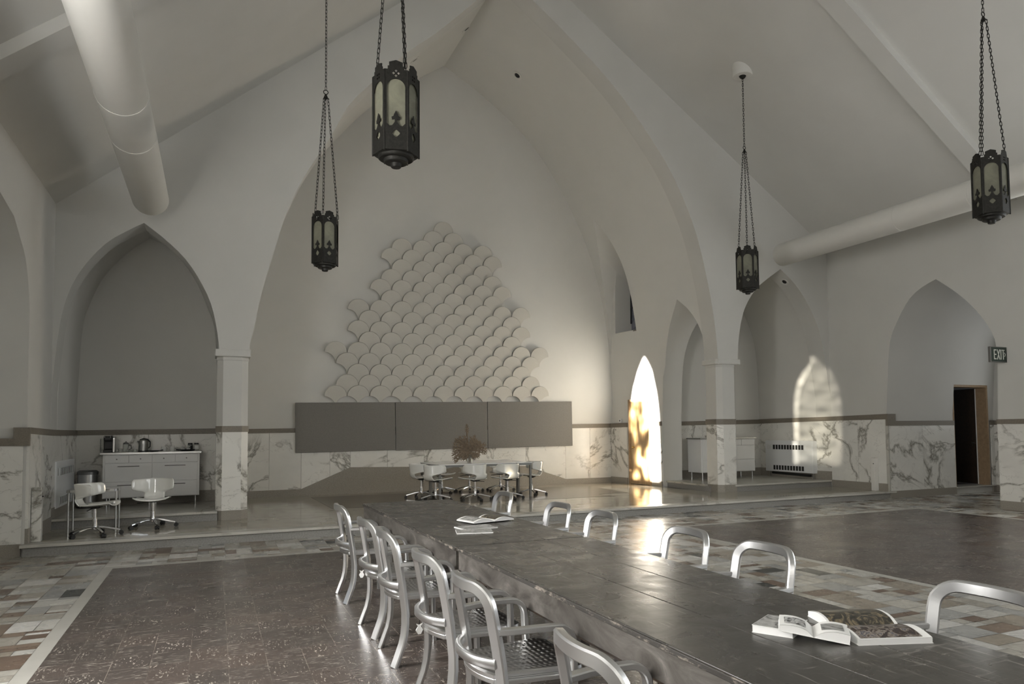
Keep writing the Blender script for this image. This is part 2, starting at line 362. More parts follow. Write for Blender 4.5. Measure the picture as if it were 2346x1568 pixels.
# chancel arch on the crossing wall
apexF = (5.05, 10.30)
aL = [(.50, -.5), (.497, 2.0)]+px2([(570,805),(580,760),(600,670),(630,570),(660,480),(700,400),(760,310),(800,240),(880,165),(940,115),(1000,75),(1093,0)], YG)+[apexF]
aR = [(9.86, -.5), (9.86, 2.0)]+px2([(1645,825),(1637,740),(1620,640),(1590,520),(1540,400),(1480,300),(1400,190),(1300,80),(1220,0)], YG)+[apexF]
def archz(l, r, n=30):
    A = [tuple(p) for p in resample(catmull(l[1:]), n)]; B = [tuple(p) for p in resample(catmull(r[1:]), n)]
    return [l[0]]+A+list(reversed(B[:-1]))+[r[0]]
def chap(pl, pr, xl, xr):
    l = [(xl, -.5), (xl, 2.2)]+pl; r = [(xr, -.5), (xr, 2.2)]+pr; return archz(l, r, 20)
apL = tuple(px2([(330,511)], YG)[0]); apR = tuple(px2([(1788,617)], YG)[0])
chF_L = chap(px2([(133,770),(150,690),(185,620),(240,560),(290,530)], YG)+[apL], px2([(502,800),(490,720),(470,665),(430,600),(380,550)], YG)+[apL], -2.168, .06)
chF_R = chap(px2([(1690,830),(1693,770),(1705,710),(1730,665),(1757,640)], YG)+[apR], px2([(1888,815),(1884,790),(1872,745),(1850,695),(1820,650)], YG)+[apR], 10.34, XR-.0005)
# roof slopes
g1, g2 = px2([(140,460),(850,45)], YG); g3, g4 = px2([(1305,0),(1820,500)], YG)
sl = (g2[1]-g1[1])/(g2[0]-g1[0]); sr = (g4[1]-g3[1])/(g4[0]-g3[0])
zl = lambda x: g1[1]+sl*(x-g1[0]); zr = lambda x: g4[1]+sr*(x-g4[0])
xr_ = (g4[1]-sr*g4[0]-g1[1]+sl*g1[0])/(sl-sr); zrg = zl(xr_)
EL, ER = zl(XL), zr(XR)
# crossing wall
m = MB(); m.prism([(XL-.4, -.1), (XR+.4, -.1), (XR+.4, ER+.2), (xr_, zrg+.3), (XL-.4, EL+.2)], YG, YI, 'y'); wg = m.build('wall_crossing', M['plaster'])
cs = [MB().prism(archz(aL, aR, 44), YG-.3, YI+.3, 'y').build('c', M['plaster']), MB().prism(chF_L, YG-.3, YI+.3, 'y').build('c', M['plaster']),
      MB().prism(chF_R, YG-.3, YI+.3, 'y').build('c', M['plaster']),
      MB().box(-.4, .9, YG-.3, YI+.3, -.5, 2.77).build('c', M['plaster']), MB().box(9.3, 10.8, YG-.3, YI+.3, -.5, 2.9).build('c', M['plaster'])]
struct(cut(wg, cs))
# chancel + chapels shell
bR = px2([(1402,900),(1390,760),(1367,640),(1330,530),(1270,410),(1200,310),(1100,215)], YB); bA = tuple(px2([(1018,151)], YB)[0])
bLp = px2([(700,400),(760,330),(850,245),(960,180)], YB)
cx = 4.98
bL = [(2*cx-bR[0][0], bR[0][1]), (2*cx-bR[1][0], bR[1][1]), (2*cx-bR[2][0]-.05, bR[2][1]), (2*cx-bR[3][0]-.05, bR[3][1])]+bLp
backP = archz([(.40, -.5), (.43, 1.5)]+bL+[bA], [(9.47, -.5), (9.48, 1.5)]+bR+[bA], 44)
def grow(l, d, c=5.0): return [(p[0]+(d if p[0] > c else -d)*(1 if p[1] < 9 else .8), p[1]+(0 if p[1] < 3 else d*.9*min(1, (p[1]-3)/5))) for p in l]
frontP = archz(grow(aL[:-1], .10)+[(apexF[0], apexF[1]+.2)], grow(aR[:-1], .0 if 0 else .10)+[(apexF[0], apexF[1]+.2)], 44)
frontP = [(min(p[0], 9.845) if p[1] < 3 else p[0], p[1]) for p in frontP]
def loft(rows):
    m = MB(); n = len(rows[0][0]); vs = []
    for prof, Y in rows: vs += [(p[0], Y, p[1]) for p in prof]
    fs = [(k*n+i, k*n+(i+1) % n, (k+1)*n+(i+1) % n, (k+1)*n+i) for k in range(len(rows)-1) for i in range(n)]
    fs += [tuple(range(n-1, -1, -1)), tuple(range((len(rows)-1)*n, len(rows)*n))]
    return m.add(vs, fs).build('c', M['plaster'])
W = MB().box(-3.2, 14.2, YI-.002, 17.3, -.3, 12.0).build('wall_chancel', M['plaster_white'])
lerpP = lambda t: [(a[0]*(1-t)+b[0]*t, a[1]*(1-t)+b[1]*t) for a, b in zip(frontP, backP)]
cc = [loft([(frontP, YI-.4), (frontP, YI), (lerpP(.5), (YI+YB)/2), (backP, YB)])]
clB = archz([(XL, -.5), (XL+.02, 2.0)]+px2([(187,760),(203,700),(240,630),(300,572)], YCL-.05)+[tuple(px2([(343,544)], YCL-.05)[0])],
            [(.06, -.5), (.05, 2.0), (.0, 3.35), (-.14, 3.85), (-.38, 4.4), (-.75, 4.88)]+[tuple(px2([(343,544)], YCL-.05)[0])], 22)
clF = archz([(XL, -.5), (XL+.005, 2.0), (-2.12, 3.25), (-2.02, 3.85), (-1.8, 4.35), (-1.38, 4.82), (-1.04, 5.06)], [(.06, -.5), (.06, 2.0), (.03, 3.25), (-.08, 3.85), (-.3, 4.35), (-.7, 4.82), (-1.04, 5.06)], 22)
cc.append(loft([(clF, YI-.4), (clF, YI), (clB, YCL)]))
crB = archz([(10.22, -.5), (10.23, 2.0), (10.3, 3.4), (10.5, 4.15), (10.85, 4.75), (11.3, 5.15), (11.6, 5.35)], [(12.96, -.5), (12.96, 2.0), (12.9, 3.4), (12.7, 4.15), (12.35, 4.75), (11.9, 5.15), (11.6, 5.35)], 22)
crF = archz([(10.25, -.5), (10.25, 2.0), (10.3, 3.4), (10.5, 4.15), (10.85, 4.75), (11.3, 5.15), (11.64, 5.38)], [(XR, -.5), (XR, 2.0), (13.0, 3.4), (12.8, 4.15), (12.4, 4.75), (11.95, 5.15), (11.64, 5.38)], 22)
cc.append(loft([(crF, YI-.4), (crF, YI), (crB, YCR)]))
# arched opening between chancel and right chapel
so = archz([(13.10, .15), (13.10, 1.5), (13.11, 2.9), (13.25, 3.65), (13.5, 4.15), (13.87, 4.5)], [(14.60, .15), (14.60, 1.5), (14.56, 2.9), (14.40, 3.6), (14.18, 4.05), (13.87, 4.5)], 18)
cc.append(MB().prism(so, 9.0, 10.9, 'x').build('c', M['plaster']))
# clerestory window reveal and lunette
xw = lambda y: 9.47+(9.84-9.47)*(YB-y)/(YB-YI)
win = archz([(15.51, 4.02), (15.51, 4.3), (15.53, 5.2), (15.72, 5.75), (16.0, 6.15)], [(16.43, 4.02), (16.43, 4.3), (16.40, 5.35), (16.24, 5.8), (16.0, 6.15)], 14)
cc.append(MB().prism(win, 9.2, 10.3, 'x').build('c', M['plaster']))
lun = archz([(15.52, 3.2), (15.48, 4.0), (15.50, 5.2), (15.70, 5.8), (16.0, 6.12)], [(16.68, 1.7), (16.66, 3.2), (16.58, 4.5), (16.38, 5.5), (16.0, 6.12)], 16)
n = len(lun); m = MB(); xa, xb = 9.62, 7.6
m.add([(xw(p[0])+.004, p[0], p[1]) for p in lun]+[(xb, p[0], p[1]+(.79*(9.6-xb))*max(0, min(1, (p[1]-1.7)/4.4))) for p in lun], [tuple(range(n)), tuple(range(2*n-1, n-1, -1))]+[(i, i+n, (i+1) % n+n, (i+1) % n) for i in range(n)])
cc.append(m.build('c', M['plaster']))
# doorway niche in the chancel wall
cc.append(MB().box(9.3, 9.95, 15.03, 15.92, .1, 2.27).build('c', M['plaster']))
struct(cut(W, cc))
# window glass
o = MB().box(10.0, 10.02, 15.4, 16.5, 3.95, 6.2).build('window_1', M['stained']); struct(o)
f = MB()
for z in (4.72, 5.42): f.box(9.965, 10.0, 15.45, 16.45, z-.02, z+.02)
f.box(9.96, 10.0, 15.5, 16.45, 4.02, 4.06); f.bar([(9.98, p[0], p[1]) for p in win[1:-1]], (1, 0, 0), .05, .04)
f.build('window_frame', M['leadgrey'], o); MB().box(9.58, 10.0, 15.46, 16.45, 3.985, 4.02).build('window_sill', M['rail'], o)
# side walls of the nave with transept arches and unseen lancets for the added lights
def ysl(p): return (p.y, p.z)
tR = [ysl(onX(x, y, XR)) for x, y in [(2037,800),(2050,750),(2080,690),(2110,660)]]; tRb = [ysl(onX(x, y, XR)) for x, y in [(2283,800),(2265,750),(2230,705),(2190,670)]]; tRa = ysl(onX(2144, 640, XR))
trA = archz([(11.12, -.5), (11.12, 1.8)]+tR+[tRa], [(8.69, -.5), (8.69, 1.8)]+tRb+[tRa], 20)
tL = [ysl(onX(x, y, XL)) for x, y in [(66,800),(68,700),(60,600),(45,540)]]; tLa = ysl(onX(32, 495, XL))
tlA = archz([(11.18, -.5), (11.19, 1.8)]+tL+[tLa], [(7.0, -.5), (7.0, 1.8), (7.02, 2.8), (7.3, 3.6), (8.0, 4.1), (9.1, 4.25)]+[tLa], 20)
def lancet(y0, y1, z0, zs, za):
    c = (y0+y1)/2; return archz([(y0, z0), (y0, z0+.3), (y0, zs), (y0+(c-y0)*.25, zs+(za-zs)*.5), (c, za)], [(y1, z0), (y1, z0+.3), (y1, zs), (y1-(c-y0)*.25, zs+(za-zs)*.5), (c, za)], 10)
TE = .035
SS = .56
SUN = Vector((1, SS, -TE)).normalized()
zdoor = 0
wr = MB().box(XR, XR+.45, YREAR-.4, YG+.01, -.1, ER+.25).build('wall_right', M['plaster'])
cr = [MB().prism(trA, XR-.3, XR+.8, 'x').build('c', M['plaster'])]
for y in (-3, -.2, 2.6, 5.4): cr.append(MB().prism(lancet(y-.65, y+.65, 1.9, 3.9, 4.9), XR-.3, XR+.8, 'x').build('c', M['plaster']))
struct(cut(wr, cr))
wl = MB().box(XL-.45, XL, YREAR-.4, YG+.01, -.1, EL+.25).build('wall_left', M['plaster'])
cl = [MB().prism(tlA, XL-.8, XL+.3, 'x').build('c', M['plaster'])]
for y in (-3.2, -1.6, 2.0): cl.append(MB().prism(lancet(y-.65, y+.65, 1.9, 3.6, 4.55), XL-.8, XL+.3, 'x').build('c', M['plaster']))
# lancet whose sun falls on the right chapel wall
YP2 = 13.06-(XR-XL)*SS; cl.append(MB().prism(lancet(YP2-1.3, YP2+1.3, 1.0, 3.0, 4.4), XL-.8, XL+.3, 'x').build('c', M['plaster']))
struct(cut(wl, cl))
# transepts
dL, dR = onY(2184, 882, YS).x, onY(2266, 1000, YS).x
wt = MB().box(XR+.45, 16.9, 8.2, YS+.28, -.1, 5.2).build('wall_transept_right', M['plaster'])
struct(cut(wt, [MB().prism(trA, XR-.3, 16.5, 'x').build('c', M['plaster']), MB().box(dL, dR, YS-.3, YS+.8, .15, onY(2200, 882, YS).z).build('c', M['plaster'])]))
# left transept recess, its end wall pierced by the lancet that lets the low sun through to the oak door
yD = 15.25; XT = -3.4; yT = yD-(9.7-XT)*SS; dz = (9.7-XT)*TE
wt = MB().box(XT-.3, XL-.44, 6.6, YS+.45, -.1, 5.2).build('wall_transept_left', M['plaster'])
sunA = archz([(yT-.68, .3+dz), (yT-.68, 1.0+dz), (yT-.62, 2.0+dz), (yT-.38, 2.86+dz), (yT-.02, 3.38+dz)], [(yT+.70, .3+dz), (yT+.70, 1.2+dz), (yT+.64, 2.1+dz), (yT+.40, 2.84+dz), (yT-.02, 3.38+dz)], 14)
struct(cut(wt, [MB().prism(tlA, XT, XL+.3, 'x').build('c', M['plaster']), MB().prism(sunA, XT-.8, XT+.3, 'x').build('c', M['plaster'])]))
# rear wall with a tall window
rw = MB().prism([(XL-.4, -.1), (XR+.4, -.1), (XR+.4, ER+.2), (xr_, zrg+.3), (XL-.4, EL+.2)], YREAR-.4, YREAR, 'y').build('wall_rear', M['plaster'])
struct(cut(rw, [MB().prism(archz([(3.6, 2.2), (3.6, 2.6), (3.6, 5), (4.2, 6.8), (5.4, 8.2)], [(7.2, 2.2), (7.2, 2.6), (7.2, 5), (6.6, 6.8), (5.4, 8.2)], 12), YREAR-.8, YREAR+.3, 'y').build('c', M['plaster'])]))
# ceiling slopes and transverse ribs
xe, xw_ = XR+.5, XL-.5
struct(MB().prism([(xw_, zl(xw_)), (xr_, zrg), (xr_, zrg+.35), (xw_, zl(xw_)+.35)], YREAR-.4, YI, 'y').build('ceiling_left', M['plaster']))
struct(MB().prism([(xe, zr(xe)), (xr_, zrg), (xr_, zrg+.35), (xe, zr(xe)+.35)], YREAR-.4, YI, 'y').build('ceiling_right', M['plaster']))
def rib(y0, y1, d):
    m = MB()
    m.prism([(XL, zl(XL)-d), (xr_, zrg-d*1.1), (xr_, zrg+.05), (XL, zl(XL)+.05)], y0, y1, 'y')
    m.prism([(XR, zr(XR)-d), (xr_, zrg-d*1.1), (xr_, zrg+.05), (XR, zr(XR)+.05)], y0, y1, 'y')
    return m
rb = rib(8.17, 8.52, .15)
for y in (3.9, -.3, -4.4): rb = rb.add(*(lambda q: (q.v, q.f))(rib(y, y+.36, .15)))
struct(rb.build('ceiling_ribs', M['plaster']))

# ---- floors
struct(MB().box(-6.5, 17.2, YREAR-.4, YS+.05, -.3, -.006).build('floor', M['grout']))
LB = (-1.03, 4.53, YREAR, 9.66); RB = (6.28, 11.84, YREAR, 9.47)
fm = MB()
for x0, x1, y0, y1 in (LB, RB): fm.add([(x0, y0, 0), (x1, y0, 0), (x1, y1, 0), (x0, y1, 0)], [(0, 1, 2, 3)])
struct(fm.build('floor_brown_tiles', M['vct'], smooth=0))
sm = MB(); w = .105
for x0, x1, y0, y1 in (LB, RB):
    for q in ((x0-w, x0, y0, y1+w*1.3), (x1, x1+w, y0, y1+w*1.3), (x0, x1, y1, y1+w*1.3)): sm.add([(q[0], q[2], .0005), (q[1], q[2], .0005), (q[1], q[3], .0005), (q[0], q[3], .0005)], [(0, 1, 2, 3)])
struct(sm.build('floor_border_strip', M['strip'], smooth=0))
pal = [((.46, .44, .39), 8), ((.54, .53, .49), 6), ((.39, .365, .315), 5), ((.30, .262, .21), 4), ((.165, .115, .085), 4), ((.21, .155, .115), 2), ((.055, .058, .055), 1), ((.35, .35, .335), 4), ((.62, .61, .58), 4)]
bag = [c for c, k in pal for _ in range(k)]
tv, tf, tc_ = [], [], []
def tile(x0, x1, y0, y1):
    c = random.choice(bag); j = random.uniform(.9, 1.1); g = .0025
    i = len(tv); tv.extend([(x0+g, y0+g, 0), (x1-g, y0+g, 0), (x1-g, y1-g, 0), (x0+g, y1-g, 0)]); tf.append((i, i+1, i+2, i+3)); tc_.append(tuple(v*j for v in c))
def mosaicarea(x0, x1, y0, y1, cw=.32):
    n = max(1, round((x1-x0)/cw)); cw = (x1-x0)/n
    for k in range(n):
        a, b = x0+k*cw, x0+(k+1)*cw; y = y0
        while y < y1-.01:
            h = min(random.choice((.075, .11, .16, .16, .22, .3))*1.2, y1-y)
            if y1-y-h < .05: h = y1-y
            r = random.random()
            if r < .5: tile(a, b, y, y+h)
            elif r < .85:
                s = a+(b-a)*random.choice((.4, .5, .6)); tile(a, s, y, y+h); tile(s, b, y, y+h)
            else:
                s = a+(b-a)*.5; tile(a, s, y, y+h); tile(s, b, y, y+h*.5); tile(s, b, y+h*.5, y+h)
            y += h
mosaicarea(-3.4, LB[0]-w, 3.0, YS+.1); mosaicarea(LB[0]-w, LB[1]+w, LB[3]+w*1.3, YS+.03); mosaicarea(LB[1]+w, RB[0]-w, -1, YS+.03)
mosaicarea(RB[0]-w, RB[1]+w, RB[3]+w*1.3, YS+.03); mosaicarea(RB[1]+w, 16.5, 5.5, YS+.04)
me = bpy.data.meshes.new('floor_stone_mosaic'); me.from_pydata(tv, [], tf); at = me.attributes.new('tilecol', 'FLOAT_COLOR', 'CORNER')
for i, c in enumerate(tc_):
    for k in range(4): at.data[i*4+k].color = (*c, 1)
me.materials.append(M['mosaic']); o = bpy.data.objects.new('floor_stone_mosaic', me); COL.objects.link(o); struct(o)
# raised chancel floor, chapel floors
struct(MB().box(XL-.0, XR+.44, YS+.02, YB+.1, -.1, .11).build('floor_platform', M['riser']))
struct(MB().box(XL+.0, XR+.2, YS+.26, YB+.1, .1, .15).build('floor_chancel', M['slabs']))
struct(MB().box(XL-.03, XR+.16, YS-.02, YS+.26, .11, .15).build('trim_1', M['marble_white'], bevel=.006))
for i, (a, b, yb) in enumerate(((XL, .06, YCL), (10.24, XR, YCR))):
    struct(MB().box(a, b, YG+.05, yb+.05, .1, .262).build('floor_chapel_riser', M['riser'])); struct(MB().box(a, b, YG+.01, yb+.05, .262, .30).build('floor_chapel', M['marble_white'], bevel=.005))
struct(MB().box(9.80, 10.26, 13.0, 14.6, .1, .262).build('floor_chapel_side_riser', M['riser'])); struct(MB().box(9.77, 10.26, 13.12, 14.62, .262, .298).build('floor_chapel_side', M['marble_white']))
q = lambda x, y: (onZ(x, y, .151).x, onZ(x, y, .151).y)
il = MB().add([(*p, .152) for p in (q(712,1140), q(761,1166), q(1411,1137.5), q(1372,1133), q(1439,1129), q(1345,1113.5))], [(0, 1, 2, 3, 4, 5)])
struct(il.build('floor_inlay', M['inlay'], smooth=0))

# ---- wainscot: marble slabs, rail and stone base along wall runs
def wains(name, p0, p1, zb, zbt, zt, zrail, nrm, pw=1.15, rail=True, base=True, th=.03, seed=None):
    # p0->p1 wall run, zt/zrail may be (start, end)
    p0, p1 = Vector((*p0, 0)), Vector((*p1, 0)); d = p1-p0; L = d.length; d.normalize(); n = Vector((*nrm, 0))
    lr = lambda v, t: v[0]*(1-t)+v[1]*t if isinstance(v, tuple) else v
    def slab(m, a, b, z0a, z0b, z1a, z1b, t):
        A, B = p0+d*a, p0+d*b; v = []
        for P, z0, z1 in ((A, z0a, z1a), (B, z0b, z1b)):
            for off in (0, t): v += [tuple(P+n*off+Vector((0, 0, z0))), tuple(P+n*off+Vector((0, 0, z1)))]
        m.add(v, [(0, 1, 3, 2), (4, 6, 7, 5), (0, 4, 5, 1), (2, 3, 7, 6), (1, 5, 7, 3), (0, 2, 6, 4)])
    k = max(1, round(L/pw)); m = MB()
    for i in range(k):
        a, b = L*i/k+(.003 if i else 0), L*(i+1)/k-(.003 if i < k-1 else 0)
        slab(m, a, b, lr(zbt, a/L), lr(zbt, b/L), lr(zt, a/L), lr(zt, b/L), th)
    o = m.build(name, M['marble'], smooth=0); setrnd(o, 6); struct(o)
    if rail:
        m = MB(); slab(m, 0, L, lr(zt, 0), lr(zt, 1), lr(zrail, 0), lr(zrail, 1), th+.012); struct(m.build('trim_rail', M['rail'], smooth=0))
    if base:
        m = MB(); slab(m, 0, L, zb, zb, lr(zbt, 0), lr(zbt, 1), th+.008); struct(m.build('baseboard', M['base'], smooth=0))
    return o
def setrnd(o, per=6):
    a = o.data.attributes.new('rnd', 'FLOAT_VECTOR', 'FACE'); c = (0, 0, 0)
    for i in range(len(o.data.polygons)):
        if i % per == 0: c = (random.random(), random.random(), random.random())
        a.data[i].vector = c
rz = lambda px, py, Y: onY(px, py, Y).z
# chancel back wall: marble with the raised stone base
zA, zB = rz(600, 993.5, YB), rz(1380, 980.5, YB); zA2, zB2 = rz(600, 983.3, YB), rz(1380, 971, YB)
s1, s2, s3, s4 = [onY(x, y, YB-.03) for x, y in ((690,1121),(803,1071),(1205,1068),(1296,1111))]
zt_at = lambda x: zA+(zB-zA)*(x-.6)/(9.2-.6)
zlow = lambda x: .30+(.28-.30)*x/9 if x < s1.x or x > s4.x else (s1.z+(s2.z-s1.z)*(x-s1.x)/(s2.x-s1.x) if x < s2.x else (s2.z+(s3.z-s2.z)*(x-s2.x)/(s3.x-s2.x) if x < s3.x else s3.z+(s4.z-s3.z)*(x-s3.x)/(s4.x-s3.x)))
xs = [.43]+[onY(x, 1050, YB-.03).x for x in (616.5, 690, 756, 803, 887.5, 971.5, 1051, 1130, 1205, 1296, 1352)]+[9.47]
m = MB()
for a, b in zip(xs, xs[1:]):
    g = .003; a += g; b -= g; y0, y1 = YB-.03, YB
    m.add([(a, y0, zlow(a)), (b, y0, zlow(b)), (b, y0, zt_at(b)), (a, y0, zt_at(a)), (a, y1, zlow(a)), (b, y1, zlow(b)), (b, y1, zt_at(b)), (a, y1, zt_at(a))], [(0,1,2,3),(7,6,5,4),(0,4,5,1),(1,5,6,2),(2,6,7,3),(3,7,4,0)])
o = m.build('wall_back_marble', M['marble'], smooth=0); setrnd(o); struct(o)
m = MB(); bp = [(.43, .15), (9.47, .15), (9.47, .28), (s4.x, .28), (s3.x, s3.z), (s2.x, s2.z), (s1.x, .30), (.43, .30)]
struct(m.prism(bp, YB-.038, YB-.002, 'y').build('baseboard_back', M['base'], smooth=0))
struct(MB().prism([(.43, zA), (9.47, zB), (9.47, zB2), (.43, zA2)], YB-.042, YB, 'y').build('trim_rail_back', M['rail'], smooth=0))
# chancel right wall (slightly canted)
wx = lambda y: xw(y)+.006
wn_ = Vector((-1, -.1034)).normalized()
zc = lambda px, py, y: onX(px, py, xw(y)).z
wains('wall_chancel_marble', (wx(YB), YB), (wx(15.96), 15.96), .15, .30, (zB, zc(1448, 979, 15.9)), (zB2, zc(1448, 969, 15.9)), wn_, 1.2)
wains('wall_chancel_marble', (wx(14.98), 14.98), (wx(14.62), 14.62), .15, .28, (zc(1500, 977, 14.9), zc(1518, 976, 14.7)), (zc(1500, 967, 14.9), zc(1518, 966, 14.7)), wn_, 1.2)
# right chapel: back, right side
rA, rB = rz(1600, 975.5, YCR), rz(1740, 971.5, YCR); rA2, rB2 = rz(1600, 966.5, YCR), rz(1740, 961.5, YCR)
wains('wall_chapel_marble', (10.22, YCR), (12.96, YCR), .30, .50, (rA, rB), (rA2, rB2), (0, -1), .95)
e1, e2, e3, e4 = onX(1748, 971, 12.99).z, onX(1960, 961, XR).z, onX(1748, 961, 12.99).z, onX(1960, 950.5, XR).z
wains('wall_chapel_marble', (12.97, YCR), (XR, YG), .30, .50, (e1, onX(1890, 965, XR).z), (e3, onX(1890, 955.5, XR).z), (-1, 0), 1.3)
wains('wall_right_marble', (XR, YG), (XR, YS+.03), .15, .31, (onX(1890, 965, XR).z, onX(2042, 961, XR).z), (onX(1890, 955.5, XR).z, onX(2042, 948.5, XR).z), (-1, 0), .82)
# left chapel and left nave wall
lA, lA2 = onX(173, 998.3, XL).z, onX(173, 986.6, XL).z; lB, lB2 = onX(65, 994.5, XL).z, onX(65, 980, XL).z
wains('wall_chapel_marble', (XL, YG), (XL, YCL), .30, .46, (lA+.0, lA), (lA2, lA2), (1, 0), 1.1)
wains('wall_left_marble', (XL, YS+.12), (XL, YG), .15, .34, (lB, lA), (lB2, lA2), (1, 0), .8)
wains('wall_chapel_marble', (XL, YCL), (.06, YCL), .30, .50, (lA, rz(493, 994.3, YCL)), (lA2, rz(493, 982, YCL)), (0, -1), 1.05)
wains('wall_chapel_marble', (.06, YCL), (.06, YI), .30, .50, lA, lA2, (-1, 0), 1.0)
# transept walls (their rail sits lower)
tz, tz2 = rz(2100, 975.5, YS), rz(2100, 964.5, YS)
wains('wall_transept_marble', (XR+.0, YS+.03), (dL-.02, YS+.03), .0, .155, (tz, tz), (tz2, tz2), (0, -1), .9, th=.03)
wains('wall_transept_marble', (dR+.08, YS+.03), (16.5, YS+.03), .0, .155, (tz, tz), (tz2, tz2), (0, -1), .9)
wains('wall_transept_marble', (16.5, YS+.03), (16.5, 8.7), .0, .155, tz, tz2, (-1, 0), .9)
struct(MB().box(XR-.047, XR+.20, YS-.018, YS+.031, tz, onX(2042, 948.5, XR).z).build('trim_rail_return', M['rail']))
struct(MB().box(XR-.033, XR+.0, YS-.012, YS+.058, .15, onX(2042, 961, XR).z).build('trim_corner', M['marble_white']))
wains('wall_transept_marble', (XL-.03, YS+.1), (XT, YS+.1), .0, .16, onY(0, 1023, YS+.07).z, onY(0, 1005, YS+.07).z, (0, -1), 1.3)
struct(MB().box(XL-.13, XL+.04, YS+.05, YS+.12, onY(0, 1023, YS+.07).z, lB2).build('trim_rail_return_left', M['rail']))
# near right pier of the nave (end of the transept arch)
wains('wall_right_marble', (XR, 8.69), (XR, 5.2), .0, .16, (onX(2300, 972, XR).z, onX(2346, 973, XR-.03).z+.0), (onX(2300, 961, XR).z,)*2, (-1, 0), 1.6)
wains('wall_right_marble', (XR+.45, 8.69), (XR, 8.69), .0, .16, onX(2300, 972, XR).z, onX(2300, 961, XR).z, (0, 1), 1.6)
# crossing piers
def pier(name, out, zb, zm, zr0, zcap, cap, capz):
    root = bpy.data.objects.new(name, None); COL.objects.link(root); struct(root)
    c = Vector((sum(p[0] for p in out)/len(out), sum(p[1] for p in out)/len(out)))
    g = lambda k: [(c.x+(p[0]-c.x)*k, c.y+(p[1]-c.y)*k) for p in out]
    MB().prism(g(.985), .14, zcap, 'z').build('shaft', M['plaster'], root, smooth=0)
    o = MB().prism(g(1.0), zb, zm, 'z').build('marble_facing', M['marble'], root, smooth=0); setrnd(o, 1)
    MB().prism(g(1.05), zm, zr0, 'z').build('rail_band', M['rail'], root, smooth=0)
    MB().prism(g(1.03), .15, zb, 'z').build('base', M['base'], root, smooth=0)
    m = MB(); m.prism(cap, capz[0], capz[1], 'z'); m.prism(g(1.03), capz[0]-.06, capz[0], 'z'); m.build('capital', M['plaster'], root, smooth=0, bevel=.012)
oL = [(.03, 13.13), (.03, 12.79), (.12, 12.69), (.40, 12.69), (.50, 12.80), (.50, 13.13)]
pier('wall_pier_left', oL, .30, rz(530, 990.5, 12.69), rz(530, 976.5, 12.69), 2.78, [(.0, 13.16), (.0, 12.63), (.53, 12.63), (.53, 13.16)], (rz(530, 817, 12.63), rz(530, 800.5, 12.63)))
oR = [(9.86, 13.13), (9.86, 12.77), (9.97, 12.68), (10.29, 12.68), (10.36, 12.76), (10.36, 13.13)]
pier('wall_pier_right', oR, .31, rz(1675, 973, 12.68), rz(1675, 960.5, 12.68), 2.93, [(9.80, 13.17), (9.80, 12.70), (9.87, 12.63), (10.43, 12.63), (10.43, 13.17)], (rz(1680, 835, 12.63), rz(1680, 823.5, 12.63)))
def pane(name, x, y0, y1, z0, z1, mt):
    o = MB().box(x-.01, x+.01, y0, y1, z0, z1).build(name, mt); struct(o); return o
M['obscured'] = simple('obscured_glass', (.55, .57, .58), .3)  # opaque colour of the panes added to stop the sun
k = 2
mg = bpy.data.materials.new('mottled_leaded_glass'); mg.use_nodes = True; nt = mg.node_tree; nt.nodes.clear(); out = nt.nodes.new('ShaderNodeOutputMaterial'); tr = nt.nodes.new('ShaderNodeBsdfTransparent'); nt.links.new(tr.outputs[0], out.inputs[0])
nt.links.new(ramp(nt, noise(nt, coord(nt, scale=(1, 2.2, 1.3), loc=(0, .35, .2)), 1.5, 3, .6, .3).outputs[0], [(.40, (.05, .046, .04)), (.5, (.16, .15, .13)), (.64, (.8, .77, .70))]), tr.inputs[0])
pane('window_30', XT-.15, 15.03-(9.7-XT)*SS, 15.95-(9.7-XT)*SS, .1+dz, 2.26+dz, mg)  # unseen pane added to dim and mottle the sun on the oak door
for y in (-3, -.2, 2.6, 5.4): pane('window_%d' % k, XR+.3, y-.8, y+.8, 1.7, 5.1, M['obscured']); k += 1  # unseen opaque panes added behind the right-hand fill lamps
tg = bpy.data.materials.new('tinted_window_glass'); tg.use_nodes = True; _n = tg.node_tree; _n.nodes.clear(); _o = _n.nodes.new('ShaderNodeOutputMaterial'); _t = _n.nodes.new('ShaderNodeBsdfTransparent'); _t.inputs[0].default_value = (.30, .30, .29, 1); _n.links.new(_t.outputs[0], _o.inputs[0])
for y in (-3.2, -1.6, 2.0): pane('window_%d' % k, XL-.3, y-.75, y+.75, 1.7, 4.8, M['obscured'] if y > 1 else tg); k += 1  # unseen panes added: opaque one stops the sun, tinted ones weaken it for bounce
struct(MB().box(3.2, 7.6, YREAR-.3, YREAR-.28, 2, 8.5).build('window_%d' % k, M['obscured'])); k += 1  # opaque sun stop added behind the rear fill lamp
# unseen pane added to dim and streak the sun reaching the chapel wall
mm = bpy.data.materials.new('streaky_leaded_glass'); mm.use_nodes = True; nt = mm.node_tree; nt.nodes.clear()
out = nt.nodes.new('ShaderNodeOutputMaterial'); tr = nt.nodes.new('ShaderNodeBsdfTransparent'); nt.links.new(tr.outputs[0], out.inputs[0])
sn = noise(nt, coord(nt, scale=(1, 1.2, 9)), 1.4, 3, .5, .3); c = ramp(nt, sn.outputs[0], [(.38, (.07, .07, .065)), (.62, (.15, .148, .14))]); nt.links.new(c, tr.inputs[0])
o_ = lancet(YP2-.72, YP2+.72, 1.2, 2.7, 3.75)
fp = plate('window_surround', [(YP2-1.45, .8), (YP2+1.45, .8), (YP2+1.45, 4.7), (YP2-1.45, 4.7)], [o_], .04, M['plaster'], None, Matrix.Translation((XL-.045, 0, 0)) @ Matrix.Rotation(PI/2, 4, 'Z')); fp.name = 'window_40'; struct(fp)  # unseen plate added to trim the outline of the chapel sun patch
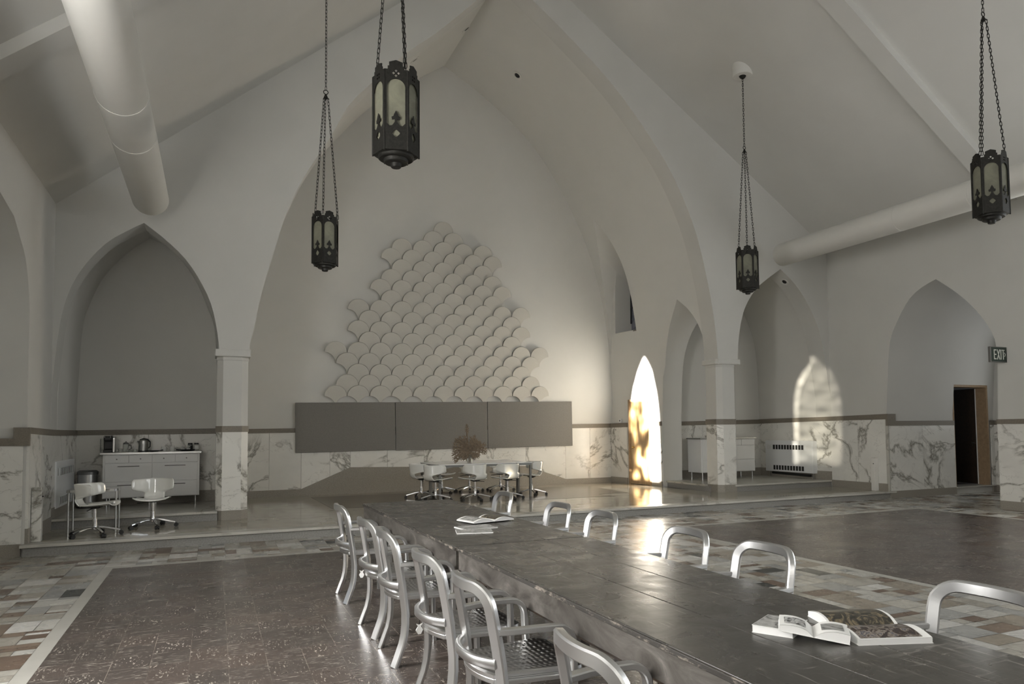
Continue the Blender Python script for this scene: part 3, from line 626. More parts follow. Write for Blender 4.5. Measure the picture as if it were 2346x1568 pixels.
i_ = [(YP2+(y-YP2)*.80, 1.2+(z-1.2)*.94) for y, z in o_]
m2 = bpy.data.materials.new('clear_border_glass'); m2.use_nodes = True; nt = m2.node_tree; nt.nodes.clear(); out = nt.nodes.new('ShaderNodeOutputMaterial'); tr = nt.nodes.new('ShaderNodeBsdfTransparent'); nt.links.new(tr.outputs[0], out.inputs[0])
nt.links.new(ramp(nt, noise(nt, coord(nt, scale=(1, 1, 7)), 2, 3, .5, .3).outputs[0], [(.4, (.012, .012, .011)), (.6, (.07, .068, .062))]), tr.inputs[0])
_sx = N(nt, 'ShaderNodeSeparateXYZ'); nt.links.new(coord(nt), _sx.inputs[0]); _g = ramp(nt, mth(nt, 'ADD', mth(nt, 'SUBTRACT', _sx.outputs[1], YP2), .5), [(.42, (.3,)*3), (.6, (1,)*3)]); _l = tr.inputs[0].links[0].from_socket; nt.links.new(mix(nt, _l, _g, 1, 'MULTIPLY'), tr.inputs[0])
p_ = struct(MB().prism(i_, XL-.05, XL-.045, 'x').build('window_%d' % k, mm, smooth=0)); k += 1
n = len(o_); rg = MB().add([(XL-.048, *q) for q in o_]+[(XL-.048, *q) for q in i_], [(i, (i+1) % n, (i+1) % n+n, i+n) for i in range(n)]); rg.build('border_glass', m2, p_, smooth=0)  # unseen ring added for the sun patch's bright rim, dimmer on one side
lead = MB()
for z in (1.9, 2.5, 3.1): lead.box(XL-.05, XL-.04, YP2-.7, YP2+.7, z-.012, z+.012)
lead.bar([(XL-.045, *q) for q in i_[1:-1]], (1, 0, 0), .025, .02)
lead.build('window_lead', M['leadgrey'], p_)
# ================================================================ DOORS
def flat(c): return c
d1 = thing('door', 'honey oak door with brass knob, flooded by sunlight, in the chancel side wall', 'door', (0, 0, 0))
d1.name = 'door_1'
wy = lambda y, o: (xw(y)+o, y)
MB().prism([wy(15.08, .02), wy(15.87, .02), wy(15.87, .06), wy(15.08, .06)], .16, 2.21, 'z').build('door_leaf', M['doorwood'], d1, smooth=0)
for nm, a, b, z0, z1 in (('door_frame', 15.03, 15.08, .15, 2.27), ('door_frame', 15.87, 15.92, .15, 2.27), ('door_frame', 15.08, 15.87, 2.21, 2.27)):
    MB().prism([wy(a, -.015), wy(b, -.015), wy(b, .09), wy(a, .09)], z0, z1, 'z').build(nm, M['wood_frame'], d1, smooth=0)
kb = MB(); kx, ky = wy(15.72, .02); kb.cyl((kx, ky, 1.07), (kx-.035, ky, 1.07), .012); kb.cyl((kx-.035, ky, 1.07), (kx-.065, ky, 1.07), .026, .03); kb.cyl((kx-.065, ky, 1.07), (kx-.075, ky, 1.07), .03, .018); kb.build('knob', M['brass'], d1)
pl = MB(); pl.prism([wy(15.16, .012), wy(15.28, .012), wy(15.28, .02), wy(15.16, .02)], 1.72, 1.96, 'z').build('door_notice', M['paper'], d1, smooth=0)
pl = MB(); pl.prism([wy(15.185, .009), wy(15.255, .009), wy(15.255, .012), wy(15.185, .012)], 1.745, 1.935, 'z').build('notice_print', M['photo_mono'], d1, smooth=0)
del d1['label'], d1['category']; struct(d1)
# transept door standing open
d2 = bpy.data.objects.new('door_2', None); COL.objects.link(d2); struct(d2)
zt2 = onY(2200, 882, YS).z
m = MB(); m.box(dR-.055, dR, YS+.0, YS+.27, .15, zt2); m.build('door_frame', M['wood_frame'], d2); MB().box(dL, dR-.055, YS+.0, YS+.27, zt2-.05, zt2).build('door_frame', M['wood_frame'], d2)
MB().box(dL, dL+.02, YS+.02, YS+.27, .15, zt2-.05).build('door_frame', M['wood_frame'], d2)
lf = MB(); lf.prism([(dR-.03, YS+.28), (dR-.07, YS+.28), (dR+.12, YS+1.15), (dR+.16, YS+1.15)], .17, zt2-.06, 'z').build('door_leaf', M['darkwood'], d2, smooth=0)
MB().box(dR-.062, dR-.055, YS+.25, YS+.272, .17, zt2-.07).build('weather_strip', M['whitem'], d2)
k = MB(); k.cyl((dR-.055, YS+.34, 1.12), (dR-.13, YS+.33, 1.12), .014); k.tube([(dR-.125, YS+.33, 1.12), (dR-.13, YS+.30, 1.12), (dR-.13, YS+.25, 1.11)], .013); k.build('handle', M['chrome'], d2)
struct(MB().box(dL-.02, dR+.16, YS-.03, YS+.45, .135, .16).build('trim_threshold', M['marble_white']))
# dim room behind the open door
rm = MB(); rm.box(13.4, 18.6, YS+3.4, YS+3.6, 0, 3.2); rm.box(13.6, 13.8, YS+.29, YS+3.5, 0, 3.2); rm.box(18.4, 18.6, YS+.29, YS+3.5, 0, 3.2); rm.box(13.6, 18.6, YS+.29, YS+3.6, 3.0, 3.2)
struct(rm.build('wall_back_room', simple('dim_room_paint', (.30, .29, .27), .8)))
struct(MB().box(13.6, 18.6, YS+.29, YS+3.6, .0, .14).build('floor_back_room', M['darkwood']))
wb = thing('wooden_bench', 'dark wooden bench glimpsed through the open doorway of the back room', 'bench', (dL+1.0, YS+2.4, .14))
MB().box(-.95, .95, -.25, .25, .80, .86).build('seat', M['darkwood'], wb, bevel=.01)
for x in (-.8, .0, .8):
    for y in (-.2, .2): MB().box(x-.04, x+.04, y-.04, y+.04, 0, .80).build('leg', M['darkwood'], wb)
MB().box(-.8, .8, -.03, .03, .22, .30).build('stretcher', M['darkwood'], wb)
# marble posts at the ends of the platform step
for x, lb, px in ((XL, 'short veined marble post on the step beside the left wall', 68), (XR, 'short veined marble post on the step beside the right wall, near the arched opening', 2008)):
    sgn = 1 if x < 0 else -1; yc = YS+.32
    r = thing('marble_post', lb, 'post', (x+sgn*.09, yc, .15)); zh = .70
    o = MB().box(-.055, .055, -.05, .05, 0, zh).build('post_block', M['marble'], r, bevel=.005); setrnd(o, 2)
    MB().cyl((sgn*.055, -.03, zh-.12), (sgn*.075, -.03, zh-.12), .008).build('pin', M['black'], r)

# ================================================================ SMALL WALL FITTINGS
t = thing('thermostat', 'small white thermostat with a dark display beside the oak door', 'thermostat', (xw(16.25)-.0, 16.25, onX(1437, 964, xw(16.25)).z))
MB().box(-.025, .002, -.06, .06, -.045, .045).build('housing', M['whitem'], t, bevel=.004); MB().box(-.027, -.024, -.012, .03, -.02, .02).build('display', M['black'], t)
YE = 8.50; sgp = onY(2285.5, 813, YE); SE = (onY(2304, 813, YE).x-onY(2267, 813, YE).x)/.375
ex = thing('exit_sign', 'dark green EXIT sign with pale letters and arrow bracketed off the near right wall', 'exit sign', (sgp.x, YE, sgp.z), sc=(SE, 1, SE))
MB().box(-.19, .185, -.025, .025, -.118, .118).build('housing', M['darksteel'], ex, bevel=.004)
MB().box(-.178, .173, -.028, -.024, -.106, .106).build('face', M['sign'], ex)
def stroke(m, x0, z0, x1, z1, w=.017):
    a = Vector((x0, 0, z0)); b = Vector((x1, 0, z1)); d = (b-a).normalized()*.0; m.bar([a-d, b+d], (0, 1, 0), w, .004)
lt = MB(); lt.m = Matrix.Translation((0, -.03, 0)); H = .075
x = -.115
stroke(lt, x, -H, x, H); [stroke(lt, x-.008, z, x+.048, z) for z in (-H+.008, 0, H-.008)]
x = -.045; stroke(lt, x, -H, x+.058, H); stroke(lt, x, H, x+.058, -H)
x = .04; stroke(lt, x, -H, x, H)
x = .094; stroke(lt, x, -H, x, H); stroke(lt, x-.03, H-.008, x+.03, H-.008)
stroke(lt, .122, .03, .145, 0, .011); stroke(lt, .145, 0, .122, -.03, .011)
lt.build('lettering', M['letters'], ex, smooth=0)
br = MB(); br.box(.185, .215, -.02, .02, -.06, .06); br.box(.215, (XR-sgp.x)/SE, -.02, .02, -.035, .035); br.build('bracket', M['steel'], ex)

# ================================================================ FAN COIL UNITS
def fancoil(lb, x, y0, y1, z0, z1, sgn, back):
    r = thing('fan_coil_unit', lb, 'heater', (x, (y0+y1)/2, 0)); w = (y1-y0)/2
    face = lambda a, b: (a, b) if sgn > 0 else (-b, -a)
    dp = abs(back-x)
    m = MB(); a, b = face(-dp, 0); m.box(a, b, -w, w, z0, z1); m.build('casing', M['whitem'], r, bevel=.006)
    for nm, za, zb_ in (('upper_grille', z1-.22, z1-.10), ('lower_grille', z0+.04, z0+.16)):
        a, b = face(-.002, .004); gw = w*.66
        MB().box(a, b, -gw, gw, za, zb_).build(nm, M['dark'], r)
        g = MB(); n = 11
        for i in range(n+1): yy = -gw+2*gw*i/n; a, b = face(.0, .010); g.box(a, b, yy-.009, yy+.009, za, zb_)
        for zz in (za, zb_): a, b = face(.0, .010); g.box(a, b, -gw-.009, gw+.009, zz-.004, zz+.004)
        g.build('grille_bars', M['whitem'], r)
    a, b = face(-.0, .003)
    for yy in (-w*.84, w*.84): MB().box(a, b, yy-.07, yy+.07, z1-.215, z1-.105).build('access_panel', M['white'], r, bevel=.001)
    for yy in (-w*.9, w*.9): a, b = face(-.10, -.06); MB().box(a, b, yy-.02, yy+.02, .30, z0).build('leg', M['steel'], r)
    m = MB(); a = face(-.10, -.06); m.tube([((a[0]+a[1])/2, -w*.8, .37), ((a[0]+a[1])/2, w*.8, .39)], .03); m.build('pipe', M['dark'], r)
fz = [onX(*p, 12.87) for p in ((1753,1011),(1861,1010),(1753,1080))]
fancoil('white floor-standing heater with two dark grilles on the right chapel wall', 12.87, fz[1].y, fz[0].y, .43, 1.20, -1, XR)
fl_ = [onX(*p, -2.12).y for p in ((130,1062),(171,1055))]
fancoil('white heater with small grilles on the left chapel wall by the steel bin', -2.12, fl_[0], min(fl_[1], YCL-.1), .43, 1.13, 1, XL)

# ================================================================ SIDEBOARDS
def sideboard(lb, x0, x1, y0, y1, z0, z1, grp, hd=True):
    r = thing('sideboard', lb, 'cabinet', ((x0+x1)/2, y0, .30)); W_ = (x1-x0)/2; D = y1-y0; a, b = z0-.30, z1-.30
    MB().box(-W_, W_, .02, D, a, b).build('carcass', M['white'], r, bevel=.003)
    MB().box(-W_-.04, W_+.03, -.02, D, b, b+.035).build('worktop', M['steel'], r, bevel=.003)
    hh = b-a; t1 = b-.012; t2 = b-hh*.20; t3 = a+hh*.37; g = .004; c = W_-.03
    for i in range(4):
        xa, xb = -c+i*c/2, -c+(i+1)*c/2; d = MB().box(xa+g, xb-g, 0, .02, t2+g, t1).build('small_drawer', M['white'], r, bevel=.002)
        if hd: MB().cyl(((xa+xb)/2, 0, (t1+t2)/2), ((xa+xb)/2, -.022, (t1+t2)/2), .010, .012).build('knob', M['darksteel'], d)
    for za, zb_ in ((t3, t2), (a+.01, t3)):
        for i in range(2):
            xa, xb = -c+i*c, -c+(i+1)*c; d = MB().box(xa+g, xb-g, 0, .02, za+g, zb_-g).build('wide_drawer', M['white'], r, bevel=.002)
            if not hd: continue
            h = MB(); zz = zb_-.055; xm = (xa+xb)/2; h.cyl((xm-.16, -.03, zz), (xm+.16, -.03, zz), .006, n=8); [h.cyl((xm+s*.13, 0, zz), (xm+s*.13, -.03, zz), .005, n=8) for s in (-1, 1)]; h.build('bar_handle', M['darksteel'], d)
    for x in (-W_+.06, -.04, .04, W_-.06):
        for y in (.06, D-.06):
            MB().cyl((x, y, 0), (x, y, a), .016, n=12).build('leg', M['chrome'], r)
    return r
sideboard('white sideboard of drawers holding the coffee maker and kettle, left chapel', -1.69, -.225, 14.18, 14.66, .452, 1.185, 'sideboards')
sideboard('white sideboard of drawers half hidden behind the right pier', 10.58, 12.20, 14.30, 14.85, .465, 1.262, 'sideboards', False)
# things on the left sideboard
ZT = 1.22
def at_(px, py=1034): p = onY(px, py, 14.38); return p.x
k = thing('coffee_maker', 'black and silver single-cup coffee maker at the left end of the sideboard', 'coffee maker', (-1.60, 14.38, ZT))
MB().box(-.10, .03, -.11, .13, 0, .05).build('drip_base', M['black'], k, bevel=.008); MB().box(-.10, .03, .02, .13, .05, .26).build('body', M['black'], k, bevel=.012)
MB().box(-.095, .028, -.12, .13, .19, .285).build('brew_head', M['black'], k, bevel=.025)
MB().bar([(-.075, -.12, .25), (-.075, -.135, .285), (.01, -.135, .285), (.01, -.12, .25)], (0, -1, 0), .018, .01).build('lid_handle', M['steel'], k)
MB().box(.03, .075, -.07, .13, 0, .27).build('side_panel', M['steel'], k, bevel=.012); MB().box(-.155, -.10, -.03, .12, .0, .24).build('water_tank', M['glass'], k, bevel=.01)
MB().cyl((.053, -.071, .23), (.053, -.078, .23), .014).build('button', M['chrome'], k)
def mug(nm, lb, cat, x, y, r, h, mt, hs=1, group=None):
    t = thing(nm, lb, cat, (x, y, ZT), group=group)
    MB().lathe([(r*.82, 0), (r*.95, .008), (r, h*.5), (r, h), (r-.004, h), (r-.005, .01), (.001, .009)], 20).build('cup', mt, t)
    MB().tube([(hs*(r-.002), 0, h*.8), (hs*(r+.02), 0, h*.82), (hs*(r+.034), 0, h*.55), (hs*(r+.022), 0, h*.26), (hs*(r-.002), 0, h*.24)], .005).build('handle', mt, t)
    return t
cp = thing('coffee_press', 'small glass coffee press standing in front of the kettle', 'coffee press', (-1.375, 14.40, ZT))
MB().lathe([(.035, 0), (.04, .01), (.04, .14), (.037, .14), (.037, .012), (.001, .01)], 20).build('beaker', M['glass'], cp)
MB().lathe([(.042, .135), (.044, .15), (.03, .165), (.001, .168)], 20).build('lid', M['darksteel'], cp); MB().tube([(.04, 0, .12), (.075, 0, .115), (.08, 0, .06), (.042, 0, .04)], .006).build('handle', M['black'], cp)
MB().cyl((0, 0, .165), (0, 0, .185), .008).build('plunger', M['black'], cp)
mug('glass_cup', 'clear glass cup with a handle beside the coffee maker', 'cup', -1.452, 14.33, .033, .06, M['glass'], -1)
mug('glass_cup', 'low clear glass cup between the coffee press and the kettle', 'cup', -1.295, 14.30, .035, .045, M['glass'], -1)
mug('glass_cup', 'low clear glass cup touching the kettle base', 'cup', -1.235, 14.34, .035, .045, M['glass'], -1)
kt = thing('electric_kettle', 'brushed steel electric kettle with black handle on the sideboard', 'kettle', (-1.11, 14.40, ZT))
MB().lathe([(.085, 0), (.085, .018), (.001, .019)], 24).build('power_base', M['black'], kt)
MB().lathe([(.078, .02), (.08, .03), (.07, .19), (.06, .20), (.03, .212), (.001, .214)], 28).build('body', M['steel'], kt)
MB().tube([(-.055, 0, .205), (0, 0, .228), (.06, 0, .215), (.10, 0, .17), (.10, 0, .09), (.075, 0, .06)], .011).build('handle', M['black'], kt)
MB().add([(-.066, -.02, .19), (-.066, .02, .19), (-.105, 0, .192), (-.068, 0, .13)], [(0, 1, 2), (0, 2, 3), (1, 3, 2), (0, 3, 1)]).build('spout', M['steel'], kt)
sp = thing('black_saucer', 'flat black dish lying right of the kettle', 'dish', (-.94, 14.265, ZT)); MB().lathe([(.05, 0), (.09, .012), (.105, .022), (.10, .024), (.05, .008), (.001, .007)], 24).build('dish', M['black'], sp)
MB().tube([(.09, 0, .018), (.14, .0, .03)], .008).build('dish_handle', M['black'], sp)
mug('white_mug', 'white mug with its handle to the right, left one of two on the sideboard', 'mug', -.795, 14.36, .042, .085, M['ceramic'])
mug('white_mug', 'white mug with its handle to the right, right one of two on the sideboard', 'mug', -.665, 14.36, .040, .08, M['ceramic'])
tr = thing('black_tray', 'black oval tray holding sugar bowls at the right end of the sideboard', 'tray', (-.43, 14.30, ZT), sc=(.9, .55, 1))
MB().lathe([(.09, 0), (.13, .012), (.15, .03), (.144, .032), (.10, .01), (.001, .009)], 28).build('dish', M['black'], tr); MB().tube([(-.12, 0, .02), (-.17, 0, .028), (-.19, 0, .03)], .012).build('handle', M['black'], tr)
for x, s, lb in ((-.50, 1, 'bowl'), (-.41, .8, 'bowl')):
    c = thing('sugar_bowl', 'small white bowl heaped with sachets, %s of two on the black tray' % ('left' if s == 1 else 'right'), 'bowl', (x, 14.33, ZT+.0105))
    MB().lathe([(.02*s, 0), (.036*s, .02), (.042*s, .042), (.038*s, .04), (.001, .015)], 16).build('bowl', M['ceramic'], c)
    m = MB()
    for i in range(7): m.m = Matrix.Translation((random.uniform(-.018, .018)*s, random.uniform(-.015, .015)*s, .045+.006*i)) @ Matrix.Rotation(random.uniform(0, 6), 4, 'Z') @ Matrix.Rotation(random.uniform(-1, 1), 4, 'X'); m.box(-.02*s, .02*s, -.012, .012, -.002, .002)
    m.build('sachets', M['paper'], c, smooth=0)
for x, mt, lb in ((-.385, 'black', 'dark glass jar with black lid, left one of the jar pair behind the tray'), (-.285, 'ceramic', 'jar with a pale label and black lid at the right end of the sideboard')):
    j = thing('storage_jar', lb, 'jar', (x, 14.47, ZT)); MB().lathe([(.038, 0), (.042, .008), (.042, .105), (.034, .115), (.001, .116)], 20).build('jar_body', M['darksteel'] if mt == 'black' else M['glass'], j)
    MB().lathe([(.037, .112), (.037, .14), (.001, .141)], 20).build('lid', M['black'], j); MB().lathe([(.0428, .03), (.0428, .09), (.0425, .09), (.0425, .03)], 20).build('label', M['ceramic'] if mt != 'black' else M['black'], j)
bn = thing('waste_bin', 'round brushed steel waste bin left of the sideboard', 'bin', (-1.93, 14.42, .30))
MB().lathe([(.145, 0), (.148, .02), (.148, .56), (.140, .565), (.001, .566)], 32).build('drum', M['steel'], bn); MB().lathe([(.155, .555), (.158, .60), (.13, .625), (.125, .60), (.001, .598)], 32).build('rim', M['darksteel'], bn)
MB().lathe([(.152, 0), (.152, .03), (.001, .031)], 32).build('foot_ring', M['black'], bn)

# ================================================================ SWIVEL CHAIRS
def shell_mesh():
    # outline of the moulded shell: (u across, v along) mapped on an L profile, with waist cut-outs
    prof = catmull([(.235, .405), (.20, .425), (.10, .412), (-.04, .402), (-.135, .412), (-.185, .455), (-.205, .53), (-.215, .62), (-.225, .71)], 5)
    n = len(prof); rows = []
    for i, p in enumerate(prof):
        t = i/(n-1); ss = lambda a, b: max(0, min(1, (t-a)/(b-a)))**2*(3-2*max(0, min(1, (t-a)/(b-a))))
        hw = .208+.012*math.sin(min(1, t/.45)*PI)-.085*ss(.43, .54)+.125*ss(.70, .82)
        if t < .06: hw *= .82+.18*(t/.06)
        if t > .96: hw *= 1-.06*((t-.96)/.04)
        row = []
        for j in range(13):
            u = -1+j/6; y = u*hw; x, z = p
            if t < .5: z += .028*u*u*(hw/.2)**2
            else: x += .23*abs(u)**2.2*max(0, (hw-.13)/.115)*min(1, (t-.5)*6)+.02*u*u
            row.append((x, y, z))
        rows.append(row)
    return MB().grid(rows)
def swivel(label):
    r = thing('swivel_chair', label, 'chair')
    shell_mesh().build('shell_seat', M['shell'], r, smooth=60, solid=.012)
    m = MB(); m.cyl((0, 0, .37), (0, 0, .40), .045, .09); m.box(-.07, .07, -.05, .05, .385, .405); m.build('seat_plate', M['black'], r)
    MB().cyl((0, 0, .385), (-.03, -.19, .36), .006, n=8).build('lever', M['black'], r)
    MB().cyl((0, 0, .20), (0, 0, .37), .016).build('gas_lift', M['chrome'], r); MB().lathe([(.028, .09), (.03, .10), (.026, .235), (.001, .236)], 20).build('column', M['chrome'], r)
    for i in range(5):
        a = 2*PI*i/5+.3; c, s = math.cos(a), math.sin(a)
        q = MB().bar([(c*.02, s*.02, .125), (c*.10, s*.10, .118), (c*.20, s*.20, .088), (c*.275, s*.275, .066)], (0, 0, 1), [.045, .036, .026, .018], .022).build('base_arm', M['chrome'], r)
        k = MB(); o = .285
        for sg in (-1, 1): k.cyl((c*o-s*sg*.008, s*o+c*sg*.008, .027), (c*o-s*sg*.024, s*o+c*sg*.024, .027), .027, n=18)
        k.cyl((c*o-s*.012, s*o+c*.012, .036), (c*o+s*.012, s*o-c*.012, .036), .022, n=14); k.cyl((c*.275, s*.275, .05), (c*.275, s*.275, .075), .007, n=8)
        k.build('caster', M['rubber'], q)
    return r
sw = swivel('white moulded swivel chair facing right beside the small chrome-rimmed table'); sw.location = (-1.46, 11.60, .15); sw.rotation_euler.z = -.16
sw.scale = (1.1, 1.1, 1)
SWS = (1, 1.12, 1)
dup(sw, (-.81, 12.25, .15), -1.62, 'white moulded swivel chair facing the viewer in front of the sideboard')
for x, y, a, lb in ((3.90, 14.80, .10, 'white swivel chair at the left end of the meeting table, rear one of the two'), (3.98, 14.02, .42, 'white swivel chair at the front left corner of the meeting table'),
                    (4.72, 13.78, 1.95, 'white swivel chair in the middle of the meeting table near side'), (5.38, 13.70, 1.98, 'white swivel chair on the near side, right of the middle one'),
                    (6.14, 14.25, 2.98, 'white swivel chair at the right end of the meeting table'), (4.62, 15.75, -1.5, 'white swivel chair behind the meeting table, left one of the far side'),
                    (5.25, 15.72, -1.6, 'white swivel chair behind the meeting table, middle of the far side'), (5.95, 15.6, -1.7, 'white swivel chair behind the meeting table, right one of the far side')):
    dup(sw, (x, y, .15), a, lb)
# meeting tables: two white-topped tables pushed together
for y0, y1, lb in ((13.95, 14.66, 'white-topped meeting table with steel frame, nearer of the two pushed together'), (14.67, 15.38, 'white-topped meeting table with steel frame, farther of the two pushed together')):
    t = thing('meeting_table', lb, 'table', (5.03, (y0+y1)/2, .15)); w, d = 1.0, (y1-y0)/2
    MB().box(-w, w, -d, d, .695, .715).build('tabletop', M['white'], t, bevel=.003)
    m = MB(); m.box(-w+.01, w-.01, -d+.01, -d+.04, .655, .695); m.box(-w+.01, w-.01, d-.04, d-.01, .655, .695); m.box(-w+.01, -w+.04, -d+.04, d-.04, .655, .695); m.box(w-.04, w-.01, -d+.04, d-.04, .655, .695); m.build('frame', M['darksteel'], t)
    for x in (-w+.03, w-.03):
        for y in (-d+.03, d-.03): MB().box(x-.02, x+.02, y-.02, y+.02, 0, .655).build('leg', M['legs'], t)
vx, vy = 4.80, 14.35
vs_ = thing('glass_vase', 'clear glass vase of dried stems on the meeting table', 'vase', (vx, vy, .865))
MB().lathe([(.045, 0), (.055, .02), (.062, .06), (.055, .12), (.035, .15), (.045, .17), (.042, .17), (.032, .15), (.05, .12), (.056, .06), (.04, .01), (.001, .008)], 24).build('vessel', M['glass'], vs_)
lv = thing('dried_foliage', 'bunch of brown curled dried fronds standing in the glass vase', 'dried plant', (vx, vy, .875))
st = MB()
for i in range(9): a = i*.7; st.tube([(math.cos(a)*.02, math.sin(a)*.02, 0), (math.cos(a)*.012, math.sin(a)*.012, .13), (math.cos(a)*.04, math.sin(a)*.04, .24)], .006, n=5)
st.build('stems', M['leaf'], lv)
random.seed(12)
def fan(base, a0, a1, n, L0, L1, dy, bend):
    m = MB()
    for i in range(n):
        t = i/(n-1); a = a0+(a1-a0)*t; L = L0+(L1-L0)*t; L *= random.uniform(.82, 1.05); yy = dy+random.uniform(-.04, .04); pts = []; q = Vector(base); aa = a
        for k in range(7):
            pts.append(q.copy()); st_ = L/6; q = q+Vector((math.cos(aa)*st_, yy*st_*2, math.sin(aa)*st_)); aa += bend*random.uniform(.4, 1.3)/6*(1 if math.cos(a) < 0 else -1)
        m.bar(pts, (0, 1, .15), [.010, .020, .024, .024, .022, .018, .010], .004)
        for k in (3, 4, 5):
            for sg in (-1, 1):
                ab = math.atan2(pts[k+1 if k < 6 else k].z-pts[k-1].z, pts[k+1 if k < 6 else k].x-pts[k-1].x)+sg*random.uniform(.5, 1.0); l2 = random.uniform(.025, .05)
                e = pts[k]+Vector((math.cos(ab)*l2, 0, math.sin(ab)*l2)); e2 = e+Vector((math.cos(ab-sg*.5)*l2*.6, .01, math.sin(ab-sg*.5)*l2*.6)); m.bar([pts[k], e, e2], (0, 1, .1), [.018, .016, .008], .004)
    m.build('frond', M['leaf'], lv, smooth=0)
fan((-.01, 0, .20), 2.15, 3.35, 13, .50, .40, -.15, .9); fan((.0, 0, .22), 1.55, 2.3, 8, .34, .44, .1, .5); fan((.02, 0, .22), .15, .75, 7, .40, .38, .05, .9)
fan((0, 0, .21), 3.3, 4.2, 9, .28, .13, -.1, .3); fan((0, 0, .21), 5.1, 6.2, 8, .11, .26, -.1, .3); fan((.01, 0, .22), .8, 1.5, 7, .30, .36, -.1, .4)
m = MB(); m.tube([(0, 0, .2), (-.03, 0, .40), (-.05, 0, .55), (-.06, 0, .76)], [.006, .006, .012, .006], n=5)
for i in range(34):
    z = .56+i*.0065; a = i*2.4; r_ = .012+.035*math.sin(min(1, i/33)*PI); p = Vector((-.05-.01*i/33, 0, z)); m.bar([p, p+Vector((math.cos(a)*r_, math.sin(a)*r_*.6, .022))], (0, 1, 0), .012, .006)
m.build('seed_head', M['leaf'], lv, smooth=0)
# small side table at the left
tb = thing('side_table', 'small low table with chrome rim and thin legs left of the swivel chair', 'table', (-1.56, 12.33, .15))
m = MB(); w, d = .31, .22
m.bar([(-w+.04, -d, .58), (w-.04, -d, .58)], (0, -1, 0), .04, .012); m.bar([(-w+.04, d, .58), (w-.04, d, .58)], (0, 1, 0), .04, .012); m.bar([(-w, -d+.04, .58), (-w, d-.04, .58)], (-1, 0, 0), .04, .012); m.bar([(w, -d+.04, .58), (w, d-.04, .58)], (1, 0, 0), .04, .012)
for sx in (-1, 1):
    for sy in (-1, 1): m.bar([(sx*w, sy*(d-.04), .58), (sx*(w-.012), sy*(d-.012), .58), (sx*(w-.04), sy*d, .58)], [(sx, 0, 0), (sx, sy, 0), (0, sy, 0)], .04, .012)
m.build('rim', M['chrome'], tb); MB().box(-w+.008, w-.008, -d+.008, d-.008, .588, .598).build('glass_top', M['glass'], tb)
for sx in (-1, 1):
    for sy in (-1, 1): MB().cyl((sx*(w-.02), sy*(d-.02), 0), (sx*(w-.02), sy*(d-.02), .58), .013, n=12).build('leg', M['steel'], tb)
# ================================================================ LONG WORK TABLES
def worktable(lb, x0, x1, y0, y1):
    t = thing('work_table', lb, 'table', ((x0+x1)/2, (y0+y1)/2, 0)); w, d = (x1-x0)/2, (y1-y0)/2; zt = .75
    xs = [-w, -w+.36, -w+.66, w]
    for a, b in zip(xs, xs[1:]): MB().box(a+.0012, b-.0012, -d, d, zt-.028, zt).build('top_board', M['top'], t, bevel=.004)
    # chipped edging round the top
    for nm, q in (('edge_strip', (-w-.006, -w+.001, -d-.004, d+.004)), ('edge_strip', (w-.001, w+.006, -d-.004, d+.004)), ('edge_strip', (-w-.006, w+.006, d-.001, d+.006)), ('edge_strip', (-w-.006, w+.006, -d-.006, -d+.001))):
        m = MB(); n = 60; L = (q[3]-q[2] if q[3]-q[2] > q[1]-q[0] else q[1]-q[0])
        m.box(*q, zt-.027, zt-.006); m.build(nm, M['worn_edge'], t, smooth=0, bevel=.003)
    for q in ((-w+.004, -w+.04, -d+.006, d-.006), (w-.04, w-.004, -d+.006, d-.006), (-w+.04, w-.04, -d+.006, -d+.04), (-w+.04, w-.04, d-.04, d-.006)):
        MB().box(*q, zt-.150, zt-.028).build('apron', M['apron'], t, bevel=.003)
    for sx in (-1, 1):
        for sy in (-1, 1):
            l = MB().box(sx*(w-.085)-.035, sx*(w-.085)+.035, sy*(d-.085)-.035, sy*(d-.085)+.035, 0, zt-.03).build('leg', M['apron'], t, bevel=.004)
            br = MB(); br.bar([(sx*(w-.085), sy*(d-.12), .36), (sx*(w-.085), sy*(d-.42), zt-.06)], (1, 0, 0), .045, .02); br.build('brace', M['darkwood'], t)
        MB().box(sx*(w-.085)-.012, sx*(w-.085)+.012, -d+.12, d-.12, zt-.20, zt-.145).build('rail', M['darkwood'], t)
    return t
worktable('long dark worn work table farther from the viewer, open magazine at its right edge', 1.475, 2.445, 4.72, 8.02)
worktable('long dark worn work table nearest the viewer with open books on top', 1.485, 2.455, .95, 4.70)

